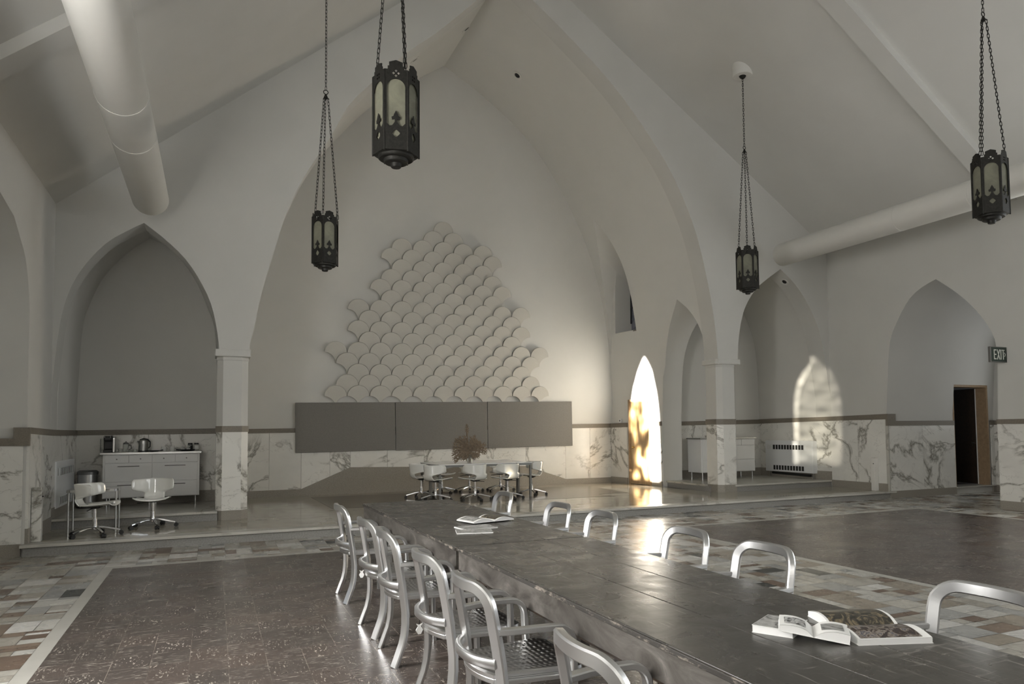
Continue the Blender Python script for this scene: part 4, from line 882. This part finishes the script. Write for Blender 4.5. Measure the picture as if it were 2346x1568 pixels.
# ================================================================ ALUMINIUM ARMCHAIRS
def prof_x(z):
    K = [(0, -.045), (.06, -.022), (.14, .008), (.22, .026), (.32, .030), (.42, .020), (.52, .008), (.62, -.008), (.72, -.026), (.80, -.042), (.86, -.052)]
    for (a, xa), (b, xb) in zip(K, K[1:]):
        if z <= b: t = (z-a)/(b-a); return xa+(xb-xa)*t
    return K[-1][1]
def armchair(label):
    r = thing('aluminium_armchair', label, 'chair'); W_ = .205; A = math.radians(33); R = .085; ZT_ = .835
    pts, nor = [], []
    def pn(y, z, dx=0):
        u = y/W_; pts.append((prof_x(z)-.045*(1-u*u)*max(0, min(1, (z-.70)/.12))+dx, y, z)); a = A*max(-1, min(1, u)); nor.append((-math.cos(a), math.sin(a), 0))
    side = []
    zz = [.0, .03, .08, .14, .20, .27, .34, .42, .50, .58, .66, .71, .745]
    for z in zz: pn(-W_-.012*(1-z/.8), z)
    for k in range(1, 8): a = PI/2*k/8; pn(-W_+R-R*math.cos(a), ZT_-R+R*math.sin(a))
    for k in range(9): y = (-W_+R)+(2*W_-2*R)*k/8; pn(y, ZT_)
    for k in range(1, 8): a = PI/2*(1-k/8); pn(W_-R+R*math.cos(a), ZT_-R+R*math.sin(a))
    for z in reversed(zz): pn(W_+.012*(1-z/.8), z)
    # split: back frame (above the arms) and the two rear legs
    nl = 9
    MB().bar(pts[nl-1:len(pts)-nl+1], nor[nl-1:len(pts)-nl+1], .052, .036).build('back_frame', M['alum'], r, smooth=30)
    MB().bar(pts[:nl], nor[:nl], .050, .034).build('rear_leg', M['alum'], r, smooth=30); MB().bar(pts[-nl:], nor[-nl:], .050, .034).build('rear_leg', M['alum'], r, smooth=30)
    # curved lower back rail
    p, n = [], []
    for k in range(15):
        u = -1+k/7; p.append((prof_x(.515)-.018-.075*(1-abs(u)**2.6), u*(W_+.0), .515)); a = math.atan2(2.0*u*abs(u)**.6*.9, 1); n.append((-math.cos(a), math.sin(a), 0))
    MB().bar(p, n, .044, .026).build('back_rail', M['alum'], r, smooth=60)
    # seat
    def outline(g, k=10):
        x0, x1, wr, wf, cr = -.012-g, .420+g, .195+g, .222+g, .055
        o = []
        for i in range(9): u = -1+i/4; o.append((x0-.045*(1-u*u), wr*u*.93))
        for i in range(k): a = -PI/2+PI/2*i/(k-1); o.append((x1-cr+cr*math.cos(-a-PI/2+PI/2) if 0 else x1-cr+cr*math.cos(PI/2-PI/2*i/(k-1)), wf-cr+cr*math.sin(PI/2-PI/2*i/(k-1))))
        for i in range(k): a = -PI/2*i/(k-1); o.append((x1-cr+cr*math.cos(a), -wf+cr+cr*math.sin(a)))
        return o
    MB().prism(outline(0), .420, .4455, 'z').build('seat_rim', M['alum'], r, smooth=30, bevel=.004)
    o1, o2, o3 = outline(-.012), outline(-.05), outline(-.11); m = MB(); n = len(o1); o0 = outline(0)
    m.add([(*q, .446) for q in o0]+[(*q, .461) for q in o0]+[(*q, .466) for q in o1], [(i, (i+1) % n, (i+1) % n+n, i+n) for i in range(n)]+[(i+n, (i+1) % n+n, (i+1) % n+2*n, i+2*n) for i in range(n)]); m.build('seat_lip', M['alum'], r, smooth=60); m = MB(); m.add([(*q, .466) for q in o1]+[(*q, .461) for q in o2]+[(*q, .452) for q in o3], [(i, (i+1) % n, (i+1) % n+n, i+n) for i in range(n)]+[(i+n, (i+1) % n+n, (i+1) % n+2*n, i+2*n) for i in range(n)]+[tuple(range(2*n, 3*n))])
    m.build('seat_pan', M['seat'], r, smooth=60)
    for s in (-1, 1):
        q = [(prof_x(.655)+.012, s*(W_+.018), .655), (.08, s*(W_+.036), .657), (.17, s*(W_+.045), .658), (.26, s*(W_+.048), .656)]
        for k in range(1, 7): a = PI/2*k/6; q.append((.26+.075*math.sin(a), s*(W_+.048), .656-.075+.075*math.cos(a)))
        q += [(.337, s*(W_+.047), .52), (.340, s*(W_+.042), .44)]
        MB().bar(q, [(0, 0, 1)]*4+[(math.sin(PI/2*k/6), 0, math.cos(PI/2*k/6)) for k in range(1, 7)]+[(1, 0, 0)]*2, .042, .027).build('armrest', M['alum'], r, smooth=30)
        MB().bar([(.340, s*(W_+.042), .44), (.343, s*(W_+.036), .22), (.347, s*(W_+.030), 0)], (1, 0, 0), .040, .028).build('front_leg', M['alum'], r, smooth=30)
        MB().bar([(prof_x(.43)+.005, s*(W_-.0), .432), (.34, s*(W_+.03), .432)], (0, 0, 1), .02, .022).build('side_rail', M['alum'], r)
    return r
CS = (1, 1.10, 1)
ch = armchair('x'); first = [True]
def place(x, yc, rz, lb):
    if first[0]: first[0] = False; ch.location = (x, yc, 0); ch.rotation_euler.z = rz; ch.scale = CS; ch['label'] = lb; ch['group'] = 'aluminium armchairs at the long tables'; return ch
    c = dup(ch, (x, yc, 0), rz, lb, CS); c['group'] = 'aluminium armchairs at the long tables'; return c
L_ = [(6.93, 'brushed aluminium armchair farthest from the viewer on the left side of the long tables', 0), (5.71, 'brushed aluminium armchair second from the far end on the left side of the long tables', .03), (5.00, 'brushed aluminium armchair third from the far end on the left side of the long tables', -.02),
      (3.98, 'aluminium armchair fourth from the far end on the left, white clip on its rail', .02), (3.22, 'brushed aluminium armchair second nearest on the left side of the long tables', 0), (2.08, 'brushed aluminium armchair nearest the viewer on the left side, cut by the frame edge', -.04)]
for y, lb, r in L_: place(1.125, y, r, lb)
R_ = [(7.40, 2.815, 'aluminium armchair farthest from the viewer on the right side of the long tables'), (6.02, 2.815, 'aluminium armchair second from the far end on the right side of the long tables'), (5.20, 2.815, 'aluminium armchair third from the far end on the right side of the long tables'),
      (4.05, 2.815, 'aluminium armchair fourth from the far end on the right side of the long tables'), (3.30, 2.815, 'aluminium armchair second nearest on the right side of the long tables'), (2.00, 2.83, 'aluminium armchair nearest the viewer on the right side, by the open books')]
for y, x, lb in R_: place(x, y, PI, lb).scale = (1, 1.10, 1.0)
for y, lb in ((3.98, 'fourth chair from the far end on the left'), (5.71, 'second chair from the far end on the left')):
    t = thing('white_tag', 'white fish-shaped tag hanging on the %s' % lb, 'tag', (1.045, y+.03, .425))
    m = MB(); m.prism([(-.02, 0), (-.008, -.022), (.008, -.022), (.02, 0), (.008, .02), (.018, .036), (0, .028), (-.018, .036), (-.008, .02)], -.003, .003, 'y'); m.build('fish_plate', M['paper'], t, smooth=0); MB().tube([(0, 0, .03), (.004, 0, .085)], .0015, n=5).build('string', M['black'], t)

# ================================================================ BOOKS AND MAGAZINES
def openbook(name, lb, loc, rz, w, h, t, curl, pl, pr, cat='book', ml=.12, lift=0):
    # w = page width, h = page height (along y), spine along y at x=0
    r = thing(name, lb, cat, loc, rz); Z = t
    def leafz(s, tt): return tt*(.55+.45*math.sin(min(1, s*1.7)*PI/2))*(1 if s < .7 else 1-.10*(s-.7)/.3)+curl*math.sin(s*PI)*(1 if s > 0 else 0)
    for sg, ph, nm, lf in ((-1, pl, 'left_pages', 0), (1, pr, 'right_pages', lift)):
        rows_t, rows_b = [], []
        for i in range(13):
            s = i/12; x = sg*(.002+w*s); z = leafz(s, Z)-(Z*.5*(1-min(1, s*5)))
            rows_t.append([(x, -h/2, z+lf*s), (x, h/2, z+lf*s)]); rows_b.append([(x, -h/2, .0), (x, h/2, .0)])
        m = MB(); ts = [q for q in rows_t]; vs = [p for q in rows_t for p in q]+[p for q in rows_b for p in q]; n = 26; fs = []
        for i in range(12): a = 2*i; fs += [(a, a+1, a+3, a+2), (n+a, n+a+2, n+a+3, n+a+1), (a, a+2, n+a+2, n+a), (a+1, n+a+1, n+a+3, a+3)]
        fs += [(0, n, n+1, 1), (24, 25, n+25, n+24)]
        o = m.add(vs, fs).build(nm, M['page'], r, smooth=30)
        top = MB().grid([[(p[0], p[1], p[2]+.0012) for p in q] for q in rows_t]); top.build('open_page', M['paper'], r, smooth=60)
        if ph:
            mt, a, b, c, d = ph; g = []
            for i in range(11):
                s = a+(b-a)*i/10; x = sg*(.002+w*s); z = leafz(s, Z)-(Z*.5*(1-min(1, s*5)))+.0024+lf*s
                g.append([(x, -h/2+h*c, z), (x, -h/2+h*d, z)])
            MB().grid(g).build('printed_picture', M[mt], r, smooth=60)
    m = MB(); m.box(-w-.003, w+.003, -h/2-.003, h/2+.003, -.0, .0015); m.build('cover', M['paper'], r)
    return r
TZ = .7502
bk = lambda x, y: (onZ(x, y, .76).x, onZ(x, y, .76).y, TZ)
def closed(name, lb, loc, rz, w, h, t, pic, cat='book'):
    r = thing(name, lb, cat, loc, rz); MB().box(-w/2, w/2, -h/2, h/2, .001, t-.001).build('page_block', M['page'], r)
    m = MB(); m.box(-w/2-.002, w/2+.002, -h/2-.002, h/2+.002, 0, .0015); m.build('back_cover', M['paper'], r)
    m = MB(); m.box(-w/2-.002, w/2+.002, -h/2-.002, h/2+.002, t-.0015, t); m.build('front_cover', M['paper'], r)
    if pic: MB().add([(-w/2+.0, -h/2+.0, t+.0006), (w/2-.0, -h/2, t+.0006), (w/2, h/2, t+.0006), (-w/2, h/2, t+.0006)], [(0, 1, 2, 3)]).build('cover_picture', M[pic], r, smooth=0)
    return r
closed('paperback_book', 'thick closed paperback with grey photo cover, under the left end of the open books', (1.975, 2.20, TZ), .52, .18, .15, .028, 'photo_mono')
openbook('open_art_book', 'large open magazine with dark colour photographs, rightmost on the near table', (2.275, 2.065, TZ), 1.22, .205, .27, .022, .012, ('photo_red', .06, .97, .12, .97), ('photo_dark', .04, .98, .05, .97), 'magazine')
b3 = openbook('open_paperback', 'small open paperback with two framed grey drawings, lying over the other books', (2.01, 2.068, TZ+.019), .62, .118, .15, .022, .004, ('photo_twig', .22, .86, .2, .8), ('photo_mono', .2, .84, .22, .78), lift=.012)
b3.rotation_euler = (0, .14, 5.55)
closed('magazine', 'thin white magazine lying under the open one on the far table', bk(1090, 1207), .12, .28, .21, .008, 'photo_mono', 'magazine')
closed('magazine', 'second thin white magazine fanned out beneath the open one on the far table', (bk(1085, 1212)[0]-.03, bk(1085, 1212)[1]-.10, TZ), -.25, .27, .20, .007, 'photo_mono', 'magazine')
openbook('open_magazine', 'open magazine with curled pages and black photographs on the far table', (bk(1112, 1192)[0], bk(1112, 1192)[1]-.0, TZ+.0095), .25, .20, .27, .010, .020, ('photo_mono', .25, .95, .1, .9), ('photo_dark', .1, .95, .08, .92), 'magazine')

# ================================================================ LANTERNS
def q4(cx, cz, r, diag=False):
    # four small lozenges
    out = []
    for i in range(4):
        a = PI/2*i+(PI/4 if diag else 0); x, z = cx+math.cos(a)*r, cz+math.sin(a)*r; k = r*.62
        out.append([(x+math.cos(b)*k, z+math.sin(b)*k) for b in (a, a+PI/2, a+PI, a+1.5*PI)])
    return out
def quatre(cx, cz, r):
    o = []
    for i in range(4):
        a0 = PI/2*i
        for k in range(-3, 4): a = a0+k*.33; o.append((cx+math.cos(a0)*r*.55+math.cos(a)*r*.45, cz+math.sin(a0)*r*.55+math.sin(a)*r*.45))
    return o
def ar(x0, x1, z0, zs, za, n=8):
    c = (x0+x1)/2; w = (x1-x0)/2; L = [(x0, z0), (x0, zs)]
    for i in range(1, n+1): t = i/n; L.append((x0+w*(1-math.cos(t*PI/2))*.0+w*(t**1.7), zs+(za-zs)*math.sin(t*PI/2)))
    R = [(2*c-x, z) for x, z in reversed(L[:-1])]
    return L+R
def lantern(label):
    r = thing('hanging_lantern', label, 'lantern'); H_, RC = .88, .205; s = RC; ap = RC*math.cos(PI/6); hw = s/2*.985
    # outline of a face plate with gabled crest
    z0, z1 = .07, H_
    out = [(-hw, z0), (-hw, H_-.085), (-hw*.72, H_-.085), (-hw*.72, H_-.055), (-hw*.60, H_-.055), (-hw*.60, H_-.02), (0, H_), (hw*.60, H_-.02), (hw*.60, H_-.055), (hw*.72, H_-.055), (hw*.72, H_-.085), (hw, H_-.085), (hw, z0)]
    zb = .285; iw = hw*.80
    opn = [(-iw, zb+.02)]+ar(-iw, iw, zb+.03, H_-.245, H_-.17)[1:-1]+[(iw, zb+.02), (iw*.7, zb-.005), (iw*.42, zb), (.012, zb+.03),
           (.010, zb+.055), (.034, zb+.05), (.040, zb+.075), (.022, zb+.085), (.018, zb+.10), (0, zb+.135), (-.018, zb+.10), (-.022, zb+.085), (-.040, zb+.075), (-.034, zb+.05), (-.010, zb+.055), (-.012, zb+.03), (-iw*.42, zb), (-iw*.7, zb-.005)]
    for i in range(6):
        a = PI/3*i+PI/6; mtx = Matrix.Rotation(a+PI/2, 4, 'Z') @ Matrix.Translation((0, -ap, 0))
        holes = [opn]+(q4(0, H_-.12, .022) if i % 2 == 0 else q4(0, H_-.12, .022, True))+[quatre(0, .215, .034) if i % 2 == 0 else [(x*.8, z) for x, z in quatre(0, .215, .040)]]
        plate('face_plate', out, holes, .006, M['iron'], r, mtx)
        g = plate('glass_panel', [(-hw*.9, .15), (-hw*.9, H_-.15), (hw*.9, H_-.15), (hw*.9, .15)], [], .004, M['lampglass'], r, mtx @ Matrix.Translation((0, .014, 0)))
    cr = [(math.cos(PI/3*i), math.sin(PI/3*i)) for i in range(6)]
    m = MB()
    for c, s_ in cr: m.cyl((c*RC, s_*RC, .06), (c*RC, s_*RC, H_-.09), .009, n=6)
    m.build('corner_rods', M['iron'], r)
    m = MB(); n = 6
    for k, (ra, za) in enumerate(((RC*.98, .07), (RC*.74, .005))): pass
    m.lathe([(RC*.985, .12), (RC*.985, .07), (RC*.80, .062)], 6)
    m.build('base_ring', M['iron'], r, smooth=0)
    MB().lathe([(.165, .10), (.16, .045), (.15, .038), (.112, .038), (.108, .010), (.10, .004), (.05, .003), (.046, -.030), (.040, -.036), (.001, -.036)], 24).build('bottom_finial', M['iron'], r)
    MB().lathe([(.06, .2), (.06, .5), (.001, .51)], 12).build('lamp_holder', M['darksteel'], r)
    return r
def chain(name, p0, p1, par, pitch=.048):
    p0, p1 = Vector(p0), Vector(p1); d = p1-p0; L = d.length; n = int(L/pitch); d.normalize(); a = d.orthogonal().normalized(); b = d.cross(a); m = MB()
    for i in range(n):
        c = p0+d*(L*(i+.5)/n); e = a if i % 2 else b; hl, hw_ = L/n*.66, .0115
        m.tube([tuple(c+d*(hl-hw_)*sg+e*x+d*y) for sg, x, y in ((1, hw_, 0), (1, hw_*.6, hw_*.8), (1, -hw_*.6, hw_*.8), (1, -hw_, 0), (-1, -hw_, 0), (-1, -hw_*.6, -hw_*.8), (-1, hw_*.6, -hw_*.8), (-1, hw_, 0))], .0042, n=4, closed=True)
    return m.build(name, M['iron'], par, smooth=60)
lp = [((9.09, 10.75), 567, (1710, 675), 'iron lantern with amber glass hanging beside the right pier, white canopy above', .25),
      ((1.32, 9.95), 489, (745, 622), 'iron lantern with amber glass hanging before the left part of the chancel arch', .80),
      ((1.502, 6.58), 160, (907, 385), 'large-looking iron lantern nearest the viewer, hanging at top centre-left', .5),
      ((8.89, 5.90), 352, (2271, 513), 'iron lantern at the far right, hanging in front of the white duct', .18)]
for i, ((x, y), pt, pb, lb, rot) in enumerate(lp):
    zt_ = up(pb[0], pt, x, y); zb_ = up(pb[0], pb[1], x, y); s = (zt_-zb_)/.916; zb_ += .036*s
    ln = lantern(lb); ln.location = (x, y, zb_); ln.scale = (s, s, s)
    face = math.atan2(-y, -x)   # direction to the viewer
    ln.rotation_euler.z = face-PI/6+{0: .06, 1: .36, 2: 0.0, 3: .10}[i]
    zc_ = (zl(x) if x < xr_ else zr(x)); zc_ = min(zc_, zl(x), zr(x))+.12
    if i == 0: zc_ = up(1700, 175, x, y)+.40
    cn = thing('lantern_chain', 'black iron chain hanger of the ' + ('lantern beside the right pier' if i == 0 else 'lantern before the left part of the arch' if i == 1 else 'nearest lantern' if i == 2 else 'far right lantern'), 'chain', (x, y, zt_))
    zr2 = (up(1703, 345, x, y), up(749, 220, x, y), zt_+1.85, up(2250, 42, x, y))[i]-zt_
    for k in range(3):
        a = ln.rotation_euler.z+PI/3*(2*k)+{0: .5, 1: 0, 2: PI/3, 3: 0}[i]; chain('chain_strand', (math.cos(a)*.175, math.sin(a)*.175, -.05), (math.cos(a)*.03, math.sin(a)*.03, zr2-.03), cn)
    m = MB(); m.lathe([(.012, zr2-.05), (.03, zr2-.03), (.012, zr2+.02), (.001, zr2+.03)], 12); m.tube([(.03*math.cos(a), 0, zr2+.05+.03*math.sin(a)) for a in [PI*2*j/10 for j in range(10)]], .006, n=6, closed=True)
    for k in range(3): a = ln.rotation_euler.z+PI/3*2*k+{0: .5, 1: 0, 2: PI/3, 3: 0}[i]; m.tube([(0, 0, zr2), (math.cos(a)*.045, math.sin(a)*.045, zr2-.04)], .007, n=6)
    m.build('chain_ring', M['iron'], cn)
    top_ = zc_-zt_-.40
    chain('chain_strand', (0, 0, zr2+.08), (0, 0, top_), cn)
    cv = thing('ceiling_canopy', 'white drum canopy on the sloping ceiling above the ' + ('lantern beside the right pier' if i == 0 else 'left arch lantern' if i == 1 else 'nearest lantern' if i == 2 else 'far right lantern'), 'canopy', (x, y, zc_-.40))
    MB().lathe([(.185, .02), (.19, .0), (.19, .62), (.001, .63)] if 0 else [(.06, .0), (.175, .0), (.185, .015), (.185, .70), (.001, .71)], 32).build('drum', M['duct'], cv)
    MB().lathe([(.012, -.06), (.05, -.03), (.068, .002), (.001, .004)], 20).build('dark_cup', M['iron'], cv)

# ================================================================ DUCTS
def duct(lb, x, z, r, y1, bands):
    t = thing('ventilation_duct', lb, 'duct', (x, y1, z))
    m = MB(); n = 48; prof = [(r-.03, 0), (r-.008, -.008), (r, -.03)]
    vs = []; ys = [(.001, .03), (r*.6, .028), (r-.03, .02), (r-.008, .008), (r, -.015), (r, YREAR-y1)]
    for rr, yy in ys: vs += [(rr*math.cos(2*PI*i/n), yy, rr*math.sin(2*PI*i/n)) for i in range(n)]
    m.add(vs, [(k*n+i, k*n+(i+1) % n, (k+1)*n+(i+1) % n, (k+1)*n+i) for k in range(len(ys)-1) for i in range(n)]); m.build('pipe', M['duct'], t, smooth=40)
    for yb in bands:
        MB().cyl((0, yb-y1-.012, 0), (0, yb-y1+.012, 0), r+.004, n=48).build('seam_band', M['duct'], t)
    g = MB()
    g.box(-.012, .012, -7, -.1, r-.004, r+.012)
    g.build('top_seam', M['duct'], t)
    return t
dl = onY(345, 457, 12.0); dr = onY(1790, 585, 12.0)
duct('white round ventilation duct running overhead along the left side', dl.x, dl.z, .243, 12.0, (9.4, 8.3, 5.8, 3.0))
duct('white round ventilation duct along the right wall ending beside the small chapel arch', dr.x, dr.z, .238, 12.0, (9.0, 7.6, 6.35, 5.2))

# ================================================================ ACOUSTIC PANELS
YW = YB-.0
xa = [onY(p, 985, YB-.07).x for p in (676, 906, 1117, 1311.5)]
for i, nm in enumerate(('left', 'middle', 'right')):
    zt = rz(px_ := (790, 1010, 1215)[i], (922.6, 921.6, 920.6)[i], YB-.07); zb_ = rz(px_, (1035, 1029.5, 1024.5)[i], YB-.07)
    t = thing('felt_wall_panel', 'flat grey felt panel on the chancel wall, %s one of three' % nm, 'wall panel', ((xa[i]+xa[i+1])/2, YB-.045, (zt+zb_)/2), group='grey felt wall panels')
    w = (xa[i+1]-xa[i])/2-.006; h = (zt-zb_)/2; t.rotation_euler.y = -.0105
    MB().box(-w, w, -.03, .0, -h, h).build('felt_board', M['feltg'], t, bevel=.006)
    MB().box(-w+.1, w-.1, .0, .045 if 0 else .02, -h*.6, h*.6).build('mounting_batten', M['darksteel'], t)
YS2 = YB-.055
x0, x20 = onY(768.4, 895, YS2).x, onY(1235.9, 895, YS2).x; zb0 = onY(1012, 884, YS2).z; zt16 = onY(1015, 509.4, YS2).z
hx = (x20-x0)/20; hz = (zt16-zb0)/16; rr = hx*.965
rows = [(0, 20), (1, 19), (2, 18), (1, 19), (0, 20), (3, 17), (2, 18), (3, 17), (2, 18), (5, 15), (4, 16), (5, 15), (6, 14), (5, 15), (6, 14), (9, 11), (10, 10)]
def scale_mesh():
    K = 14; o = []
    for k in range(2*K+1): a = PI*k/(2*K); o.append((rr*math.cos(a), rr*math.sin(a)))
    # concave sides down to the point
    for k in range(1, K+1): a = PI/2*(k/K); o.append((-hx+rr*math.sin(a)*1.0 if 0 else -hx*1.0+ (hx-.0)*math.sin(a), -hx+ (hx)*math.cos(a) if 0 else -(hx)*(1-math.cos(a))))
    for k in range(K-1, 0, -1): a = PI/2*(k/K); o.append((hx-hx*math.sin(a), -hx*(1-math.cos(a))))
    return o
so_l = scale_mesh()
proto = None; ordn = ['', 'first', 'second', 'third', 'fourth', 'fifth', 'sixth', 'seventh', 'eighth', 'ninth', 'tenth', 'eleventh', 'twelfth', 'thirteenth', 'fourteenth', 'fifteenth', 'sixteenth', 'seventeenth']
for r_, (a, b) in enumerate(rows):
    for j, c in enumerate(range(a, b+1, 2)):
        X = x0+c*hx; Z = zb0-hx+r_*hz+.0105*(X-4.9)
        if proto is None:
            m = MB(); n = len(so_l); sh = lambda k, y: [(x*k, y, z*k) for x, z in so_l]
            m.add(sh(1, .032)+sh(1, .004)+sh(.975, 0), [(i, (i+1) % n, (i+1) % n+n, i+n) for i in range(n)]+[(i+n, (i+1) % n+n, (i+1) % n+2*n, i+2*n) for i in range(n)]+[tuple(range(n-1, -1, -1)), tuple(range(2*n, 3*n))])
            o = m.build('felt_scale', M['felt'], smooth=30); proto = o
        else: o = proto.copy(); COL.objects.link(o)
        o.location = (X, YB-.09, Z); o.rotation_euler = (.17, 0, 0)
        tag(o, 'pale felt fish-scale panel, %s row up from the grey panels, %s from the left' % (ordn[r_+1], ordn[j+1]), 'wall panel', 'felt fish-scale panels on the chancel wall')

# ================================================================ SPOTLIGHTS
def spot(lb, p, n, r=.10):
    t = thing('recessed_spotlight', lb, 'spotlight', p); t.rotation_euler = Vector(n).to_track_quat('Z', 'Y').to_euler()
    MB().lathe([(r, -.02), (r*1.02, .006), (r*.8, .012), (r*.62, .004), (r*.6, -.02)], 28).build('trim_ring', M['duct'], t)
    MB().lathe([(r*.61, -.015), (r*.5, .003), (r*.3, .001), (.001, .0)], 24).build('dark_baffle', M['black'], t)
dg = bpy.context.evaluated_depsgraph_get(); dg.update()
for px, py, lb in ((1069, 66, 'recessed spotlight at the ridge of the chancel vault'), (950, 137, 'recessed spotlight on the left slope of the chancel vault'), (1185, 173, 'recessed spotlight on the right slope of the chancel vault'), (1797, 646, 'recessed spotlight in the soffit of the right chapel arch')):
    d = ray(px, py).normalized(); ok, hit, nrm, _i, ob, _m = scn.ray_cast(dg, CAM+d*.5, d)
    if ok:
        if nrm.dot(d) > 0: nrm = -nrm
        spot(lb, hit+nrm*.004, nrm, .12 if px != 1797 else .10)
# ================================================================ LIGHT
def area(name, loc, rot, sx, sy, power, col):
    l = bpy.data.lights.new(name, 'AREA'); l.shape = 'RECTANGLE'; l.size = sx; l.size_y = sy; l.energy = power; l.color = col
    o = bpy.data.objects.new(name, l); COL.objects.link(o); o.location = loc; o.rotation_euler = rot; return o
sl_ = bpy.data.lights.new('sun', 'SUN'); sl_.energy = 80; sl_.angle = math.radians(.6); sl_.color = (1, .945, .86)
so_ = bpy.data.objects.new('sun', sl_); COL.objects.link(so_); so_.rotation_euler = SUN.to_track_quat('-Z', 'Y').to_euler()
area('window_daylight_transept_right', (16.45, 9.7, 2.6), (0, PI/2, 0), 2.2, 1.4, 7, (.95, .98, 1))  # unseen lamp added to lift the recess; no window opens here
cool = (.93, .97, 1.0)
for y in (-3, -.2, 2.6, 5.4): area('window_daylight_right', (XR-.02, y, 3.3), (0, PI/2, 0), 2.6, 1.25, 50, cool)  # unseen lamps added before the opaque right panes to fill the nave
for y in (-3.2, -1.6, 2.0): area('window_daylight_left', (XL+.02, y, 3.1), (0, -PI/2, 0), 2.4, 1.25, 60, (1, .97, .92))  # fill lamps added in front of the unseen left panes
area('window_daylight_left', (XL+.02, YP2, 2.6), (0, -PI/2, 0), 2.2, 1.25, 170, (1, .98, .95))  # lamp added out of view to brighten the right wall
area('window_daylight_rear', (5.4, YREAR+.05, 5), (-PI/2, 0, PI), 3.5, 5.5, 30, cool)  # weak fill lamp added in front of the opaque rear pane
0 and area('window_daylight_transept_left', (XT+.05, yT, 2.2), (0, -PI/2, 0), 2.6, 1.2, 25, (1, .97, .92))
w = bpy.data.worlds.new('World'); scn.world = w; w.use_nodes = True; b = w.node_tree.nodes['Background']; b.inputs[0].default_value = (.75, .85, 1, 1); b.inputs[1].default_value = .8
vs = scn.view_settings; vs.view_transform = 'Standard'; vs.look = 'None'; vs.gamma = 1; vs.exposure = .72; vs.use_curve_mapping = False
